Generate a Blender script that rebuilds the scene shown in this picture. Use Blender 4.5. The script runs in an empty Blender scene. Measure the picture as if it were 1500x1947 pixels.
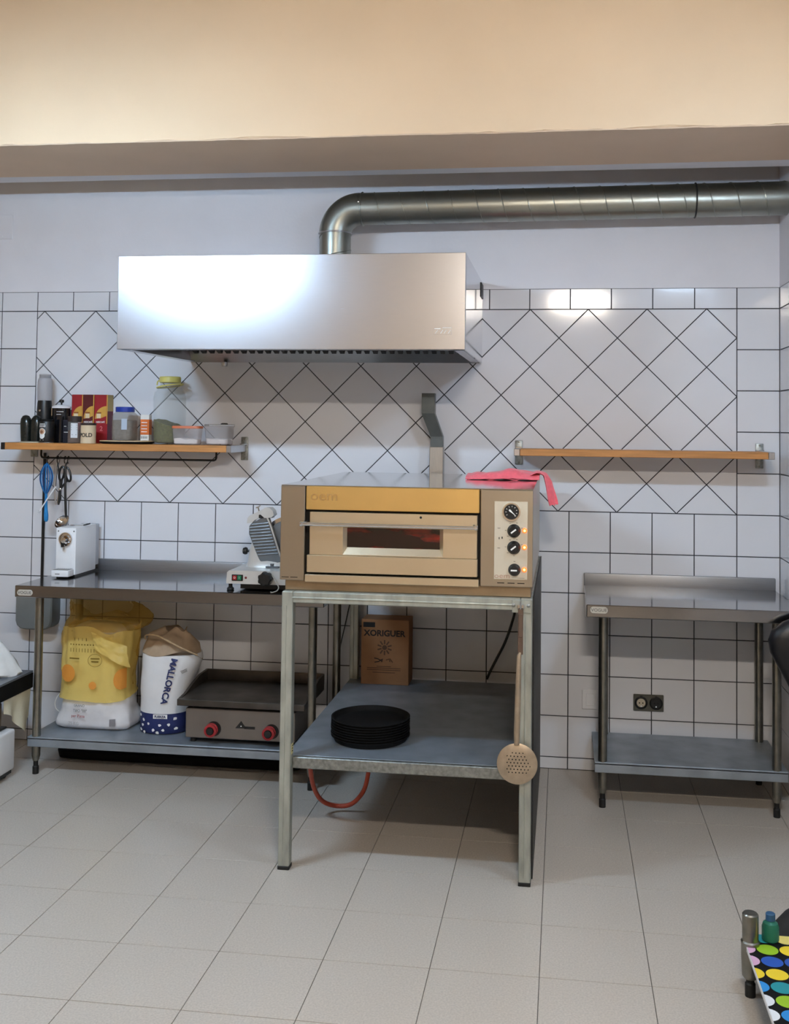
import bpy, bmesh, math, random
from mathutils import Vector, Matrix, noise as mnoise
random.seed(7)
PI = math.pi
scene = bpy.context.scene
C = scene.collection

# ------------------------------------------------------------------ camera
F_PX, CX, CY = 1975.45, 806.44, 738.34
yaw, pitch, roll = .1335, .0365, .0113
fw = Vector((-math.sin(yaw)*math.cos(pitch), math.cos(yaw)*math.cos(pitch), math.sin(pitch)))
r0 = Vector((math.cos(yaw), math.sin(yaw), 0)); u0 = r0.cross(fw)
rr = math.cos(roll)*r0 + math.sin(roll)*u0; uu = -math.sin(roll)*r0 + math.cos(roll)*u0
cam = bpy.data.objects.new('camera', bpy.data.cameras.new('camera')); C.objects.link(cam)
cam.matrix_world = Matrix(((rr.x, uu.x, -fw.x, 2.770), (rr.y, uu.y, -fw.y, -5.1737), (rr.z, uu.z, -fw.z, 1.6619), (0, 0, 0, 1)))
cam.data.sensor_fit = 'HORIZONTAL'; cam.data.sensor_width = 36
cam.data.lens = 36*F_PX/1500
cam.data.shift_x = (750-CX)/1500; cam.data.shift_y = (CY-973.5)/1500
cam.data.clip_start = .02
scene.camera = cam

# ------------------------------------------------------------------ world and exposure
w = bpy.data.worlds.new('world'); scene.world = w; w.use_nodes = True
w.node_tree.nodes['Background'].inputs[0].default_value = (.9, .95, 1, 1)
w.node_tree.nodes['Background'].inputs[1].default_value = .05
vs = scene.view_settings
vs.view_transform = 'Standard'; vs.look = 'None'; vs.gamma = 1; vs.use_curve_mapping = False
vs.exposure = 0.78
LAMP_S = 150.0      # cool fluorescent strip between the camera and the beam
LAMP_F = 395.0      # warmer strip further back in the room

# ------------------------------------------------------------------ materials
def lin(c):
    c = c/255
    return c/12.92 if c <= .04045 else ((c+.055)/1.055)**2.4
def rgb(r, g, b): return (lin(r), lin(g), lin(b), 1)
MATS = {}
def mat(name, col, rough=.5, metal=0, var=.0, scale=20, stretch=(1, 1, 1), bump=0, bscale=None, rvar=0, spec=.5,
        trans=0, alpha=1, emit=None, estr=0, coat=0, col2=None, ior=1.45, detail=4, thresh=None, sheen=0, sss=0):
    if name in MATS: return MATS[name]
    m = bpy.data.materials.new(name); m.use_nodes = True; MATS[name] = m
    nt = m.node_tree; N = nt.nodes; L = nt.links; b = N['Principled BSDF']
    b.inputs['Base Color'].default_value = col
    b.inputs['Roughness'].default_value = rough; b.inputs['Metallic'].default_value = metal
    b.inputs['Specular IOR Level'].default_value = spec; b.inputs['IOR'].default_value = ior
    b.inputs['Transmission Weight'].default_value = trans; b.inputs['Alpha'].default_value = alpha
    b.inputs['Coat Weight'].default_value = coat
    b.inputs['Sheen Weight'].default_value = sheen
    if sss: b.inputs['Subsurface Weight'].default_value = sss
    if emit: b.inputs['Emission Color'].default_value = emit; b.inputs['Emission Strength'].default_value = estr
    if var or bump or rvar or col2:
        tc = N.new('ShaderNodeTexCoord'); mp = N.new('ShaderNodeMapping'); mp.inputs['Scale'].default_value = stretch
        L.new(tc.outputs['Object'], mp.inputs[0])
        nz = N.new('ShaderNodeTexNoise'); nz.inputs['Scale'].default_value = scale; nz.inputs['Detail'].default_value = detail
        L.new(mp.outputs[0], nz.inputs[0])
        if var or col2:
            mx = N.new('ShaderNodeMix'); mx.data_type = 'RGBA'
            rp = N.new('ShaderNodeMapRange')
            lo, hi = thresh if thresh else (.3, .7)
            rp.inputs[1].default_value = lo; rp.inputs[2].default_value = hi
            L.new(nz.outputs[0], rp.inputs[0]); L.new(rp.outputs[0], mx.inputs[0])
            c2 = col2 if col2 else tuple(max(0, x*(1-var)) for x in col[:3])+(1,)
            c1 = col if col2 else tuple(min(1, x*(1+var*.5)) for x in col[:3])+(1,)
            mx.inputs[6].default_value = c1; mx.inputs[7].default_value = c2
            L.new(mx.outputs[2], b.inputs['Base Color'])
        if rvar:
            r = N.new('ShaderNodeMapRange'); r.inputs[3].default_value = max(.02, rough-rvar); r.inputs[4].default_value = min(1, rough+rvar)
            L.new(nz.outputs[0], r.inputs[0]); L.new(r.outputs[0], b.inputs['Roughness'])
        if bump:
            n2 = nz
            if bscale:
                n2 = N.new('ShaderNodeTexNoise'); n2.inputs['Scale'].default_value = bscale; n2.inputs['Detail'].default_value = 3
                L.new(mp.outputs[0], n2.inputs[0])
            bp = N.new('ShaderNodeBump'); bp.inputs['Strength'].default_value = bump; bp.inputs['Distance'].default_value = .01
            L.new(n2.outputs[0], bp.inputs['Height']); L.new(bp.outputs[0], b.inputs['Normal'])
    return m

TILE = mat('wall tile glaze', rgb(222, 223, 228), .09, var=.03, scale=3, bump=.02, bscale=4)
GROUT = mat('dark grout', rgb(52, 52, 58), .9, var=.2, scale=30)
PLASTER = mat('white plaster', rgb(226, 225, 230), .8, var=.03, scale=5, bump=.05, bscale=60)
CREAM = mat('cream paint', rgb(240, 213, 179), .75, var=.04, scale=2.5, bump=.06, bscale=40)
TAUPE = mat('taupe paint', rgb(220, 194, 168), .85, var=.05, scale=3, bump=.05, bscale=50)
CEIL = mat('ceiling paint', rgb(228, 224, 216), .9, var=.03, scale=3)
FLOORT = mat('grey terrazzo', rgb(193, 184, 173), .33, var=.16, scale=160, detail=8, rvar=.06)
FGROUT = mat('floor grout', rgb(120, 116, 112), .9, var=.2, scale=40)
STEEL = mat('brushed steel', rgb(190, 190, 192), .3, 1, var=.08, scale=14, stretch=(1, 40, 40), rvar=.06)
STEELV = mat('brushed steel upright', rgb(178, 178, 176), .34, 1, var=.12, scale=14, stretch=(30, 30, 1), rvar=.08)
HOODS = mat('polished hood side', rgb(200, 203, 210), .07, 1, var=.03, scale=5)
HOODM = mat('hood steel', rgb(208, 210, 216), .26, 1, var=.03, scale=14, stretch=(1, 30, 30), rvar=.03)
SPLASHM = mat('splashback steel', rgb(150, 150, 152), .46, 1, var=.06, scale=10, stretch=(1, 30, 30), rvar=.05)
TABLEM = mat('table steel', rgb(146, 146, 148), .11, 1, var=.05, scale=10, stretch=(1, 30, 30), rvar=.03)
LEGM = mat('leg steel', rgb(142, 140, 132), .36, 1, var=.25, scale=18, rvar=.1)
GALV = mat('galvanised steel', rgb(150, 153, 150), .45, .85, var=.35, scale=70, rvar=.12)
GALVP = mat('painted galvanised frame', rgb(172, 175, 166), .5, .6, var=.25, scale=30, stretch=(1, 1, .3), rvar=.12)
SHELFM = mat('blue grey sheet', rgb(158, 168, 178), .42, .6, var=.2, scale=9, rvar=.1)
DUCT = mat('duct metal', rgb(156, 158, 150), .34, .95, var=.1, scale=8, rvar=.05)
FLUE = mat('flue metal', rgb(92, 99, 102), .38, .8, var=.12, scale=20)
OVEN = mat('oven steel', rgb(222, 208, 182), .36, 1, var=.03, scale=3)
OVENS = mat('oven side steel', rgb(182, 174, 160), .32, 1, var=.03, scale=4)
GOLD = mat('heat tinted steel', rgb(228, 190, 120), .38, .9, var=.06, scale=4)
OVTOP = mat('oven top steel', rgb(190, 190, 190), .1, 1, var=.05, scale=6)
CHROME = mat('chrome', rgb(220, 220, 222), .1, 1)
PANELC = mat('control plate', rgb(206, 198, 180), .4, .3, var=.04, scale=12)
BLACK = mat('black plastic', rgb(22, 22, 23), .38, var=.2, scale=30)
BLACKM = mat('matt black', rgb(9, 9, 10), .7, var=.3, scale=40, spec=.25)
DARKMET = mat('dark sheet', rgb(58, 58, 58), .5, .6, var=.2, scale=12)
GAP = mat('dark gap', rgb(14, 11, 9), .8)
WHITEP = mat('white plastic', rgb(232, 233, 236), .32, var=.02, scale=10)
WHITEINK = mat('white print', rgb(232, 232, 230), .6)
BLACKINK = mat('black print', rgb(26, 22, 20), .7)
REDINK = mat('red print', rgb(160, 56, 44), .7)
GREYINK = mat('grey print', rgb(110, 108, 104), .7)
BLUEINK = mat('navy print', rgb(34, 44, 92), .7)
WOOD = mat('shelf wood', rgb(190, 130, 72), .5, var=.28, scale=5, stretch=(1, 14, 14), bump=.04, bscale=30)
GLASSW = mat('oven glass', rgb(126, 26, 16), .06, scale=7, coat=.5, col2=rgb(26, 8, 10), thresh=(.34, .50), stretch=(.8, 1, 2.6))  # red interior light painted as patches in the window colour
GLASS = mat('clear jar', (.93, .96, .96, 1), .04, trans=1, ior=1.25)
CLEARP = mat('clear plastic', (.9, .9, .92, 1), .22, trans=.85, ior=1.2)
FROST = mat('frosted plastic', rgb(206, 204, 208), .35, trans=.35, ior=1.2)
RUBBER = mat('black rubber', rgb(18, 18, 18), .6)
PINK = mat('pink cloth', rgb(252, 108, 122), .85, var=.12, scale=60, sheen=.3, bump=.1, bscale=300)
CARD = mat('cardboard', rgb(158, 112, 74), .8, var=.12, scale=14, bump=.05, bscale=90)
SACKW = mat('white woven sack', rgb(220, 218, 220), .6, var=.06, scale=18, bump=.12, bscale=24)
PAPERW = mat('white paper sack', rgb(224, 224, 226), .65, var=.05, scale=12, bump=.12, bscale=18)
NAVY = mat('navy paper', rgb(32, 42, 94), .65, var=.12, scale=20)
KRAFT = mat('kraft paper', rgb(172, 148, 122), .75, var=.16, scale=16, bump=.15, bscale=26)
TWINE = mat('twine', rgb(186, 160, 126), .9, var=.2, scale=80)
IRON = mat('griddle iron', rgb(84, 78, 72), .38, .7, var=.4, scale=7, rvar=.14)
GRIDB = mat('griddle body', rgb(136, 130, 126), .42, .9, var=.08, scale=8)
RED = mat('red bakelite', rgb(150, 36, 40), .4)
REDHOSE = mat('red hose', rgb(176, 74, 52), .45, var=.15, scale=30)
BLUE = mat('blue silicone', rgb(30, 130, 196), .4, var=.1, scale=20)
NBLUE = mat('dark blue silicone', rgb(30, 66, 124), .4, var=.2, scale=20)
BLID = mat('blue lid', rgb(32, 58, 150), .35)
YLID = mat('yellow lid', rgb(214, 202, 112), .4)
ORLID = mat('orange lid', rgb(204, 112, 72), .45)
FLOUR = mat('white powder', rgb(236, 230, 226), .9, var=.05, scale=50)
HERB = mat('dried herbs', rgb(104, 98, 46), .95, var=.45, scale=120, bump=.4, bscale=160)
COFFEE = mat('coffee powder', rgb(92, 62, 44), .95, var=.3, scale=120)
GRAIN = mat('pale grains', rgb(132, 122, 112), .9, var=.3, scale=150)
NRED = mat('red carton', rgb(150, 26, 34), .45, var=.1, scale=9)
NDRED = mat('dark red carton', rgb(86, 18, 22), .45, var=.1, scale=9)
NSIDE = mat('maroon carton', rgb(112, 36, 48), .5, var=.1, scale=9)
NGOLD = mat('gold carton', rgb(206, 158, 70), .45, var=.1, scale=20)
BEIGE = mat('beige tin', rgb(206, 184, 152), .5, var=.06, scale=20)
BROWNBOX = mat('dark brown carton', rgb(48, 30, 26), .5, var=.2, scale=15)
ORANGE = mat('orange carton', rgb(214, 110, 46), .55)
GREYP = mat('grey plastic', rgb(122, 124, 122), .35, var=.06, scale=9)
SLICERW = mat('cast aluminium', rgb(206, 204, 200), .35, .35, var=.05, scale=14)
SLICERG = mat('ribbed aluminium', rgb(118, 121, 124), .36, .6, var=.1, scale=16)
CLOTHW = mat('white cloth', rgb(222, 222, 220), .85, var=.05, scale=20, bump=.1, bscale=60)
CLOTHC = mat('cream cloth', rgb(214, 208, 184), .9, var=.06, scale=20, bump=.1, bscale=60)
BROWN = mat('brown board', rgb(104, 92, 78), .6, var=.15, scale=9)
BRONZE = mat('bronze skimmer', rgb(178, 160, 138), .42, .7, var=.2, scale=24)
BROWNGRIP = mat('brown grip', rgb(98, 78, 64), .5, .3, var=.2, scale=24)
GREEND = mat('bottle green', rgb(30, 104, 84), .4)
ORNLIGHT = mat('indicator lamp', rgb(255, 120, 50), .4, emit=rgb(255, 110, 50), estr=.9)
ORNCORE = mat('indicator core', rgb(255, 190, 120), .4, emit=rgb(255, 190, 120), estr=1.6)
SOCKET = mat('dark socket plate', rgb(88, 86, 78), .4, .4)

def translucent(name, col, fac, rough=.4, tcol=None):
    m = bpy.data.materials.new(name); m.use_nodes = True
    N = m.node_tree.nodes; L = m.node_tree.links; b = N['Principled BSDF']; out = N['Material Output']
    b.inputs['Base Color'].default_value = col; b.inputs['Roughness'].default_value = rough
    t = N.new('ShaderNodeBsdfTransparent'); t.inputs[0].default_value = tcol or tuple(min(1, c*1.25) for c in col[:3])+(1,)
    tl = N.new('ShaderNodeBsdfTranslucent'); tl.inputs[0].default_value = col
    a = N.new('ShaderNodeMixShader'); a.inputs[0].default_value = .35
    L.new(b.outputs[0], a.inputs[1]); L.new(tl.outputs[0], a.inputs[2])
    x = N.new('ShaderNodeMixShader'); x.inputs[0].default_value = fac
    L.new(a.outputs[0], x.inputs[1]); L.new(t.outputs[0], x.inputs[2]); L.new(x.outputs[0], out.inputs[0])
    tc = N.new('ShaderNodeTexCoord'); nz = N.new('ShaderNodeTexNoise'); nz.inputs['Scale'].default_value = 26
    L.new(tc.outputs['Object'], nz.inputs[0])
    bp = N.new('ShaderNodeBump'); bp.inputs['Strength'].default_value = .3; bp.inputs['Distance'].default_value = .01
    L.new(nz.outputs[0], bp.inputs['Height']); L.new(bp.outputs[0], b.inputs['Normal'])
    return m
YBAG = translucent('yellow bag film', rgb(252, 226, 134), .24, .3, (1, .90, .58, 1))
YBAGT = translucent('yellow bag mouth film', rgb(226, 190, 106), .68, .3, (.92, .80, .50, 1))
TUBP = translucent('milky tub plastic', rgb(226, 222, 222), .80, .3, (.97, .96, .96, 1))
JARP = translucent('jar film', rgb(226, 230, 230), .92, .06, (.98, .985, .985, 1))
DUSTJ = translucent('dusty jar film', rgb(196, 190, 184), .75, .2, (.93, .92, .9, 1))

# ------------------------------------------------------------------ mesh helpers
class B:
    def __init__(s): s.bm = bmesh.new()
    def _poly(s, vs, faces):
        v = [s.bm.verts.new(p) for p in vs]
        for f in faces:
            try: s.bm.faces.new([v[i] for i in f])
            except ValueError: pass
        return v
    def box(s, x0, x1, y0, y1, z0, z1, bev=0, seg=1):
        t = bmesh.new()
        bmesh.ops.create_cube(t, size=1)
        for v in t.verts:
            v.co = Vector(((x0+x1)/2+v.co.x*(x1-x0), (y0+y1)/2+v.co.y*(y1-y0), (z0+z1)/2+v.co.z*(z1-z0)))
        if bev: bmesh.ops.bevel(t, geom=t.edges[:], offset=bev, segments=seg, affect='EDGES', profile=.5)
        return s.merge(t)
    def merge(s, t, M=None):
        if M is not None: t.transform(M)
        me = bpy.data.meshes.new('tmp'); t.to_mesh(me); t.free()
        s.bm.from_mesh(me); bpy.data.meshes.remove(me); return s
    def rings(s, rings, cap0=True, cap1=True, closed=False):
        vs = [[s.bm.verts.new(p) for p in r] for r in rings]
        n = len(vs[0]); m = len(vs)
        for i in range(m if closed else m-1):
            a, b = vs[i], vs[(i+1) % m]
            for j in range(n):
                try: s.bm.faces.new((a[j], a[(j+1) % n], b[(j+1) % n], b[j]))
                except ValueError: pass
        if not closed:
            if cap0: s.bm.faces.new(vs[0][::-1])
            if cap1: s.bm.faces.new(vs[-1])
        return s
    def sheet(s, fn, nu, nv, thick=0, nrm=None):
        g = [[s.bm.verts.new(fn(i/nu, j/nv)) for j in range(nv+1)] for i in range(nu+1)]
        for i in range(nu):
            for j in range(nv):
                s.bm.faces.new((g[i][j], g[i+1][j], g[i+1][j+1], g[i][j+1]))
        if thick:
            bmesh.ops.recalc_face_normals(s.bm, faces=s.bm.faces[:])
            bmesh.ops.solidify(s.bm, geom=s.bm.faces[:], thickness=thick)
        return s
    def tube(s, pts, r, seg=10, caps=True, closed=False):
        pts = [Vector(p) for p in pts]; n = len(pts)
        rs = r if isinstance(r, (list, tuple)) else [r]*n
        rings = []; nr = None
        for i, p in enumerate(pts):
            if closed: t = pts[(i+1) % n]-pts[i-1]
            else: t = pts[min(i+1, n-1)]-pts[max(i-1, 0)]
            t.normalize()
            if nr is None:
                nr = t.orthogonal().normalized()
            nr = (nr-t*nr.dot(t)).normalized()
            bn = t.cross(nr)
            rings.append([p+rs[i]*(math.cos(2*PI*k/seg)*nr+math.sin(2*PI*k/seg)*bn) for k in range(seg)])
        return s.rings(rings, caps, caps, closed)
    def cyl(s, p0, p1, r0, r1=None, seg=20, bev=0):
        p0, p1 = Vector(p0), Vector(p1)
        r1 = r0 if r1 is None else r1
        if bev:
            d = (p1-p0).normalized()*bev
            return s.tube([p0, p0+d, p1-d, p1], [r0-bev, r0, r1, r1-bev], seg)
        return s.tube([p0, p1], [r0, r1], seg)
    def lathe(s, prof, c, seg=28, axis='z', cap0=True, cap1=True, ry=1, closed=False):
        rings = []
        for r, h in prof:
            ring = []
            for k in range(seg):
                a = 2*PI*k/seg; x, y = r*math.cos(a), r*math.sin(a)*ry
                if axis == 'z': q = (c[0]+x, c[1]+y, c[2]+h)
                elif axis == 'y': q = (c[0]+x, c[1]+h, c[2]-y)
                else: q = (c[0]+h, c[1]+x, c[2]+y)
                ring.append(q)
            rings.append(ring)
        return s.rings(rings, cap0, cap1, closed)
    def prism(s, poly, axis, d0, d1, bev=0):
        def P(a, b, d): return {'y': (a, d, b), 'x': (d, a, b), 'z': (a, b, d)}[axis]
        n = len(poly)
        if bev:
            cx = sum(p[0] for p in poly)/n; cy = sum(p[1] for p in poly)/n
            sm = []
            for i, p in enumerate(poly):
                d = Vector((cx-p[0], cy-p[1])); l = d.length
                q = Vector(p[:2])+d*(min(bev*1.4, l*.3)/l if l else 0); sm.append((q.x, q.y))
            sg = 1 if d1 > d0 else -1
            return s.rings([[P(*p, d0) for p in poly], [P(*p, d1-sg*bev) for p in poly], [P(*p, d1) for p in sm]])
        return s.rings([[P(*p, d0) for p in poly], [P(*p, d1) for p in poly]])
    def xf(s, M): s.bm.transform(M); return s
    def warp(s, fn):
        for v in s.bm.verts: v.co = fn(v.co)
        return s

def link(name, me, parent=None):
    o = bpy.data.objects.new(name, me); C.objects.link(o)
    if parent is not None: o.parent = parent
    return o
def wloc(o):
    p = Vector((0, 0, 0))
    while o is not None: p += o.location; o = o.parent
    return p
def obj(name, b, m, parent=None, smooth=35, label=None, base=None):
    """geometry authored in world coordinates; parented parts are shifted into the parent's frame"""
    bm = b.bm
    bmesh.ops.recalc_face_normals(bm, faces=bm.faces[:])
    me = bpy.data.meshes.new(name)
    off = wloc(parent) if parent is not None else (Vector(base) if base else Vector((0, 0, 0)))
    bm.transform(Matrix.Translation(-off))
    bm.to_mesh(me); bm.free()
    if smooth:
        me.polygons.foreach_set('use_smooth', [True]*len(me.polygons))
        me.set_sharp_from_angle(angle=math.radians(smooth))
    me.materials.append(m)
    o = link(name, me, parent)
    if parent is None: o.location = off
    if label: o['label'] = label
    return o
def tag(o, label, cat, group=None):
    o['label'] = label; o['category'] = cat
    if group: o['group'] = group
    return o
def thing(name, label, cat, loc, group=None):
    o = bpy.data.objects.new(name, None); C.objects.link(o); o.location = loc
    o.empty_display_size = .05
    return tag(o, label, cat, group)
def struct(o): o['kind'] = 'structure'; return o
def copy_tree(o, loc, label=None):
    r = o.copy(); C.objects.link(r); r.location = loc
    if label: r['label'] = label
    for ch in o.children:
        c = ch.copy(); C.objects.link(c); c.parent = r
        for g in ch.children:
            d = g.copy(); C.objects.link(d); d.parent = c
    return r
def text(s, size, fn, m, parent, bold=0, name='lettering', align='CENTER', spacing=1, xs=1, ext=.0004):
    cu = bpy.data.curves.new('t', 'FONT'); cu.body = s; cu.size = size; cu.align_x = align; cu.align_y = 'CENTER'
    cu.offset = bold; cu.extrude = ext; cu.space_character = spacing; cu.resolution_u = 3
    o = bpy.data.objects.new('t', cu); C.objects.link(o)
    dg = bpy.context.evaluated_depsgraph_get()
    me = bpy.data.meshes.new_from_object(o.evaluated_get(dg))
    bpy.data.objects.remove(o); bpy.data.curves.remove(cu)
    off = wloc(parent)
    for v in me.vertices:
        v.co = Vector(fn(v.co.x*xs, v.co.y, v.co.z))-off
    me.name = name; me.materials.clear(); me.materials.append(m)
    return link(name, me, parent)
def flat(x, y, z, tilt=0):              # writing on a face that looks along -y
    ca, sa = math.cos(tilt), math.sin(tilt)
    return lambda u, v, d: (x+u*ca-v*sa, y-d, z+u*sa+v*ca)
def wrap(cx, cy, r, z, a0=0):            # writing around an upright cylinder, a0 = 0 looks along -y
    return lambda u, v, d: (cx+(r+d)*math.sin(a0+u/r), cy-(r+d)*math.cos(a0+u/r), z+v)
def superring(cx, cy, z, rx, ry, n=2.6, seg=40, fn=None):
    out = []
    for k in range(seg):
        a = 2*PI*k/seg; c, s_ = math.cos(a), math.sin(a)
        x = rx*math.copysign(abs(c)**(2/n), c); y = ry*math.copysign(abs(s_)**(2/n), s_)
        p = Vector((cx+x, cy+y, z))
        if fn: p = fn(p, a)
        out.append(p)
    return out
def spl(pts, n=6):
    P = [Vector(q) for q in pts]; out = []
    for i in range(len(P)-1):
        a, b_, c, d = P[max(i-1, 0)], P[i], P[i+1], P[min(i+2, len(P)-1)]
        for k in range(n):
            t = k/n
            out.append(.5*((2*b_)+(c-a)*t+(2*a-5*b_+4*c-d)*t*t+(3*b_-a-3*c+d)*t**3))
    return out+[P[-1]]
def nz(p, s): return mnoise.noise(Vector(p)*s)

# ------------------------------------------------------------------ the room shell
GAPW = .0045
wall = struct(obj('wall_back', B().box(-2.5, 3.8, .010, .16, 0, 3.70), PLASTER, smooth=0))
obj('plaster', B().box(-2.5, 3.8, .001, .012, 2.351, 3.70), PLASTER, wall, smooth=0)
obj('grout', B().box(-2.5, 3.8, .004, .012, 0, 2.351), GROUT, wall, smooth=0)
def tile_bm(poly, axis='y', back=.008, front=0.0, ch=.0012):
    return B().prism(poly, axis, back, front, ch)
RP = .1993; ZB = 1.252; ZT = ZB+5*RP
def rect(x0, x1, z0, z1, g=GAPW/2): return [(x0+g, z0+g), (x1-g, z0+g), (x1-g, z1-g), (x0+g, z1-g)]
shared = {}
def put_tile(parent, key, poly_local, pos, axis='y', m=TILE, back=.008, front=0.0, ch=.0012):
    if key not in shared:
        o = obj('tile', tile_bm(poly_local, axis, back, front, ch), m, parent, smooth=0); shared[key] = o.data
    else: o = link('tile', shared[key], parent)
    o.location = pos; return o
for i in range(-2, 19):
    x = .2*i
    for j in range(6):
        put_tile(wall, 'full', rect(0, .2, 0, RP), (x, 0, ZB-RP*(j+1)))
    put_tile(wall, 'skirt', rect(0, .2, 0, ZB-6*RP), (x, 0, 0))
    put_tile(wall, 'cap', rect(0, .2, 0, 2.351-ZT), (x, 0, ZT))
    if i < 0 or i == 18:
        for j in range(5): put_tile(wall, 'full', rect(0, .2, 0, RP), (x, 0, ZB+RP*j))
D = (ZT-ZB)/3.5
def clip(poly, ax, val, keep_less):
    out = []
    for k in range(len(poly)):
        a, b = poly[k], poly[(k+1) % len(poly)]
        ia = (a[ax] <= val) == keep_less; ib = (b[ax] <= val) == keep_less
        if ia: out.append(a)
        if ia != ib:
            t = (val-a[ax])/(b[ax]-a[ax]); out.append((a[0]+t*(b[0]-a[0]), a[1]+t*(b[1]-a[1])))
    return out
def area(p): return abs(sum(p[k][0]*p[(k+1) % len(p)][1]-p[(k+1) % len(p)][0]*p[k][1] for k in range(len(p))))/2
for a in range(0, 28):
    for b_ in range(0, 8):
        if (a+b_) % 2 == 0: continue
        cx, cz = 3.6-a*D/2, ZB+b_*D/2
        h = D/2-GAPW/2*1.414
        p = [(cx+h, cz), (cx, cz+h), (cx-h, cz), (cx, cz-h)]
        q = p
        g = GAPW/2
        for ax, val, less in ((0, 3.6-g, True), (0, g, False), (1, ZT-g, True), (1, ZB+g, False)):
            if q: q = clip(q, ax, val, less)
        if len(q) < 3 or area(q) < .0001: continue
        if abs(area(q)-area(p)) < 1e-6:
            put_tile(wall, 'diamond', [(u-cx, v-cz) for u, v in p], (cx, 0, cz))
        else:
            obj('tile', tile_bm(q), TILE, wall, smooth=0)
# tiles beyond the photograph's left edge, too far out to need picking apart
bt = B()
for i in range(-12, -2):
    for j in range(11):
        bt.prism(rect(.2*i, .2*i+.2, ZB-RP*6+RP*j, ZB-RP*5+RP*j), 'y', .008, 0, .0012)
    bt.prism(rect(.2*i, .2*i+.2, 0, ZB-6*RP), 'y', .008, 0, .0012)
    bt.prism(rect(.2*i, .2*i+.2, ZT, 2.351), 'y', .008, 0, .0012)
o = obj('tile_field', bt, TILE, wall, smooth=0); o['kind'] = 'stuff'

wr = struct(obj('wall_right', B().box(3.81, 3.95, -8.0, .16, 0, 3.70), PLASTER, smooth=0))
obj('plaster', B().box(3.799, 3.811, -8, -.0, 2.351, 3.70), PLASTER, wr, smooth=0)
obj('grout', B().box(3.804, 3.811, -8, .0, 0, 2.351), GROUT, wr, smooth=0)
rt = B()
for i in range(30):
    for j in range(13):
        z0, z1 = (0, ZB-6*RP) if j == 0 else (ZB-6*RP+RP*(j-1), ZB-6*RP+RP*j)
        if j == 12: z0, z1 = ZT, 2.351
        if i < 2:
            key = 'r%d' % (0 if j == 0 else 2 if j == 12 else 1)
            put_tile(wr, key, [(-p[0], p[1]) for p in rect(0, .2, 0, z1-z0)], (3.8, -.2*i, z0), 'x')
        else:
            rt.prism([(-p[0]-.2*i, p[1]+z0) for p in rect(0, .2, 0, z1-z0)], 'x', 3.808, 3.8, .0012)
o = obj('tile_field', rt, TILE, wr, smooth=0); o['kind'] = 'stuff'
struct(obj('wall_left', B().box(-2.65, -2.5, -8, .16, 0, 3.70), CREAM, smooth=0))
struct(obj('wall_front', B().box(-2.65, 3.95, -8.15, -8, 0, 3.70), CREAM, smooth=0))
struct(obj('ceiling', B().box(-2.65, 3.95, -8.15, .16, 3.70, 3.85), CEIL, smooth=0))

# floor: each tile in view is a piece, the rest one field
fl = struct(obj('floor', B().box(-2.65, 3.95, -8.15, .16, -.15, -.004), FGROUT, smooth=0))
FS = .3344; FX = 1.036-4*FS; FY = -1.278+4*FS
ft = B(); g = .0013
for i in range(-7, 13):
    for j in range(0, 28):
        x0, x1 = FX+i*FS, FX+(i+1)*FS; y1, y0 = FY-j*FS, FY-(j+1)*FS
        full = True
        if y1 > 0: y1 = 0; full = False
        if y0 >= -.01: continue
        if x1 > 3.8: x1 = 3.8; full = False
        if x0 > 3.78: continue
        p = [(x0+g, y0+g), (x1-g, y0+g), (x1-g, y1-g), (x0+g, y1-g)]
        vis = i >= -1 and j < 12 and (x0 > .2 or y0 > -1.7)
        if vis and full:
            put_tile(fl, 'floor', [(a-x0, b-y0) for a, b in p], (x0, y0, 0), 'z', FLOORT, -.006, 0, .0003)
        elif vis: obj('tile', tile_bm(p, 'z', -.006, 0, .0003), FLOORT, fl, smooth=0)
        else: ft.prism(p, 'z', -.006, 0, .0003)
o = obj('tile_field', ft, FLOORT, fl, smooth=0); o['kind'] = 'stuff'

# dropped beam across the opening: cream face, taupe soffit, ragged paint line
ZS = 2.85
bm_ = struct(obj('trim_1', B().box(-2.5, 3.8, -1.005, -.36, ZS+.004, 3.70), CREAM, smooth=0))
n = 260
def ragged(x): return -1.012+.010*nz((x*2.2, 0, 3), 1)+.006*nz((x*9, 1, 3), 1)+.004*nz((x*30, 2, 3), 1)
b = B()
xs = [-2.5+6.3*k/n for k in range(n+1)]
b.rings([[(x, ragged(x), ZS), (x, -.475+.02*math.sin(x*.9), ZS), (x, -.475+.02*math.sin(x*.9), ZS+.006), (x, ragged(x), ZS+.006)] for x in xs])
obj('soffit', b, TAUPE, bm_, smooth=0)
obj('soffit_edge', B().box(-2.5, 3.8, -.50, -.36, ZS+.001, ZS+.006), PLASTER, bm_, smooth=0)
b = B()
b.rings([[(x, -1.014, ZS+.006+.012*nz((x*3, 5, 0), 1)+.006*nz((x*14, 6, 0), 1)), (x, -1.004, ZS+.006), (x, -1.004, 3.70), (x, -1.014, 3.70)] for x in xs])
obj('paint_skin', b, CREAM, bm_, smooth=0)

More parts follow.
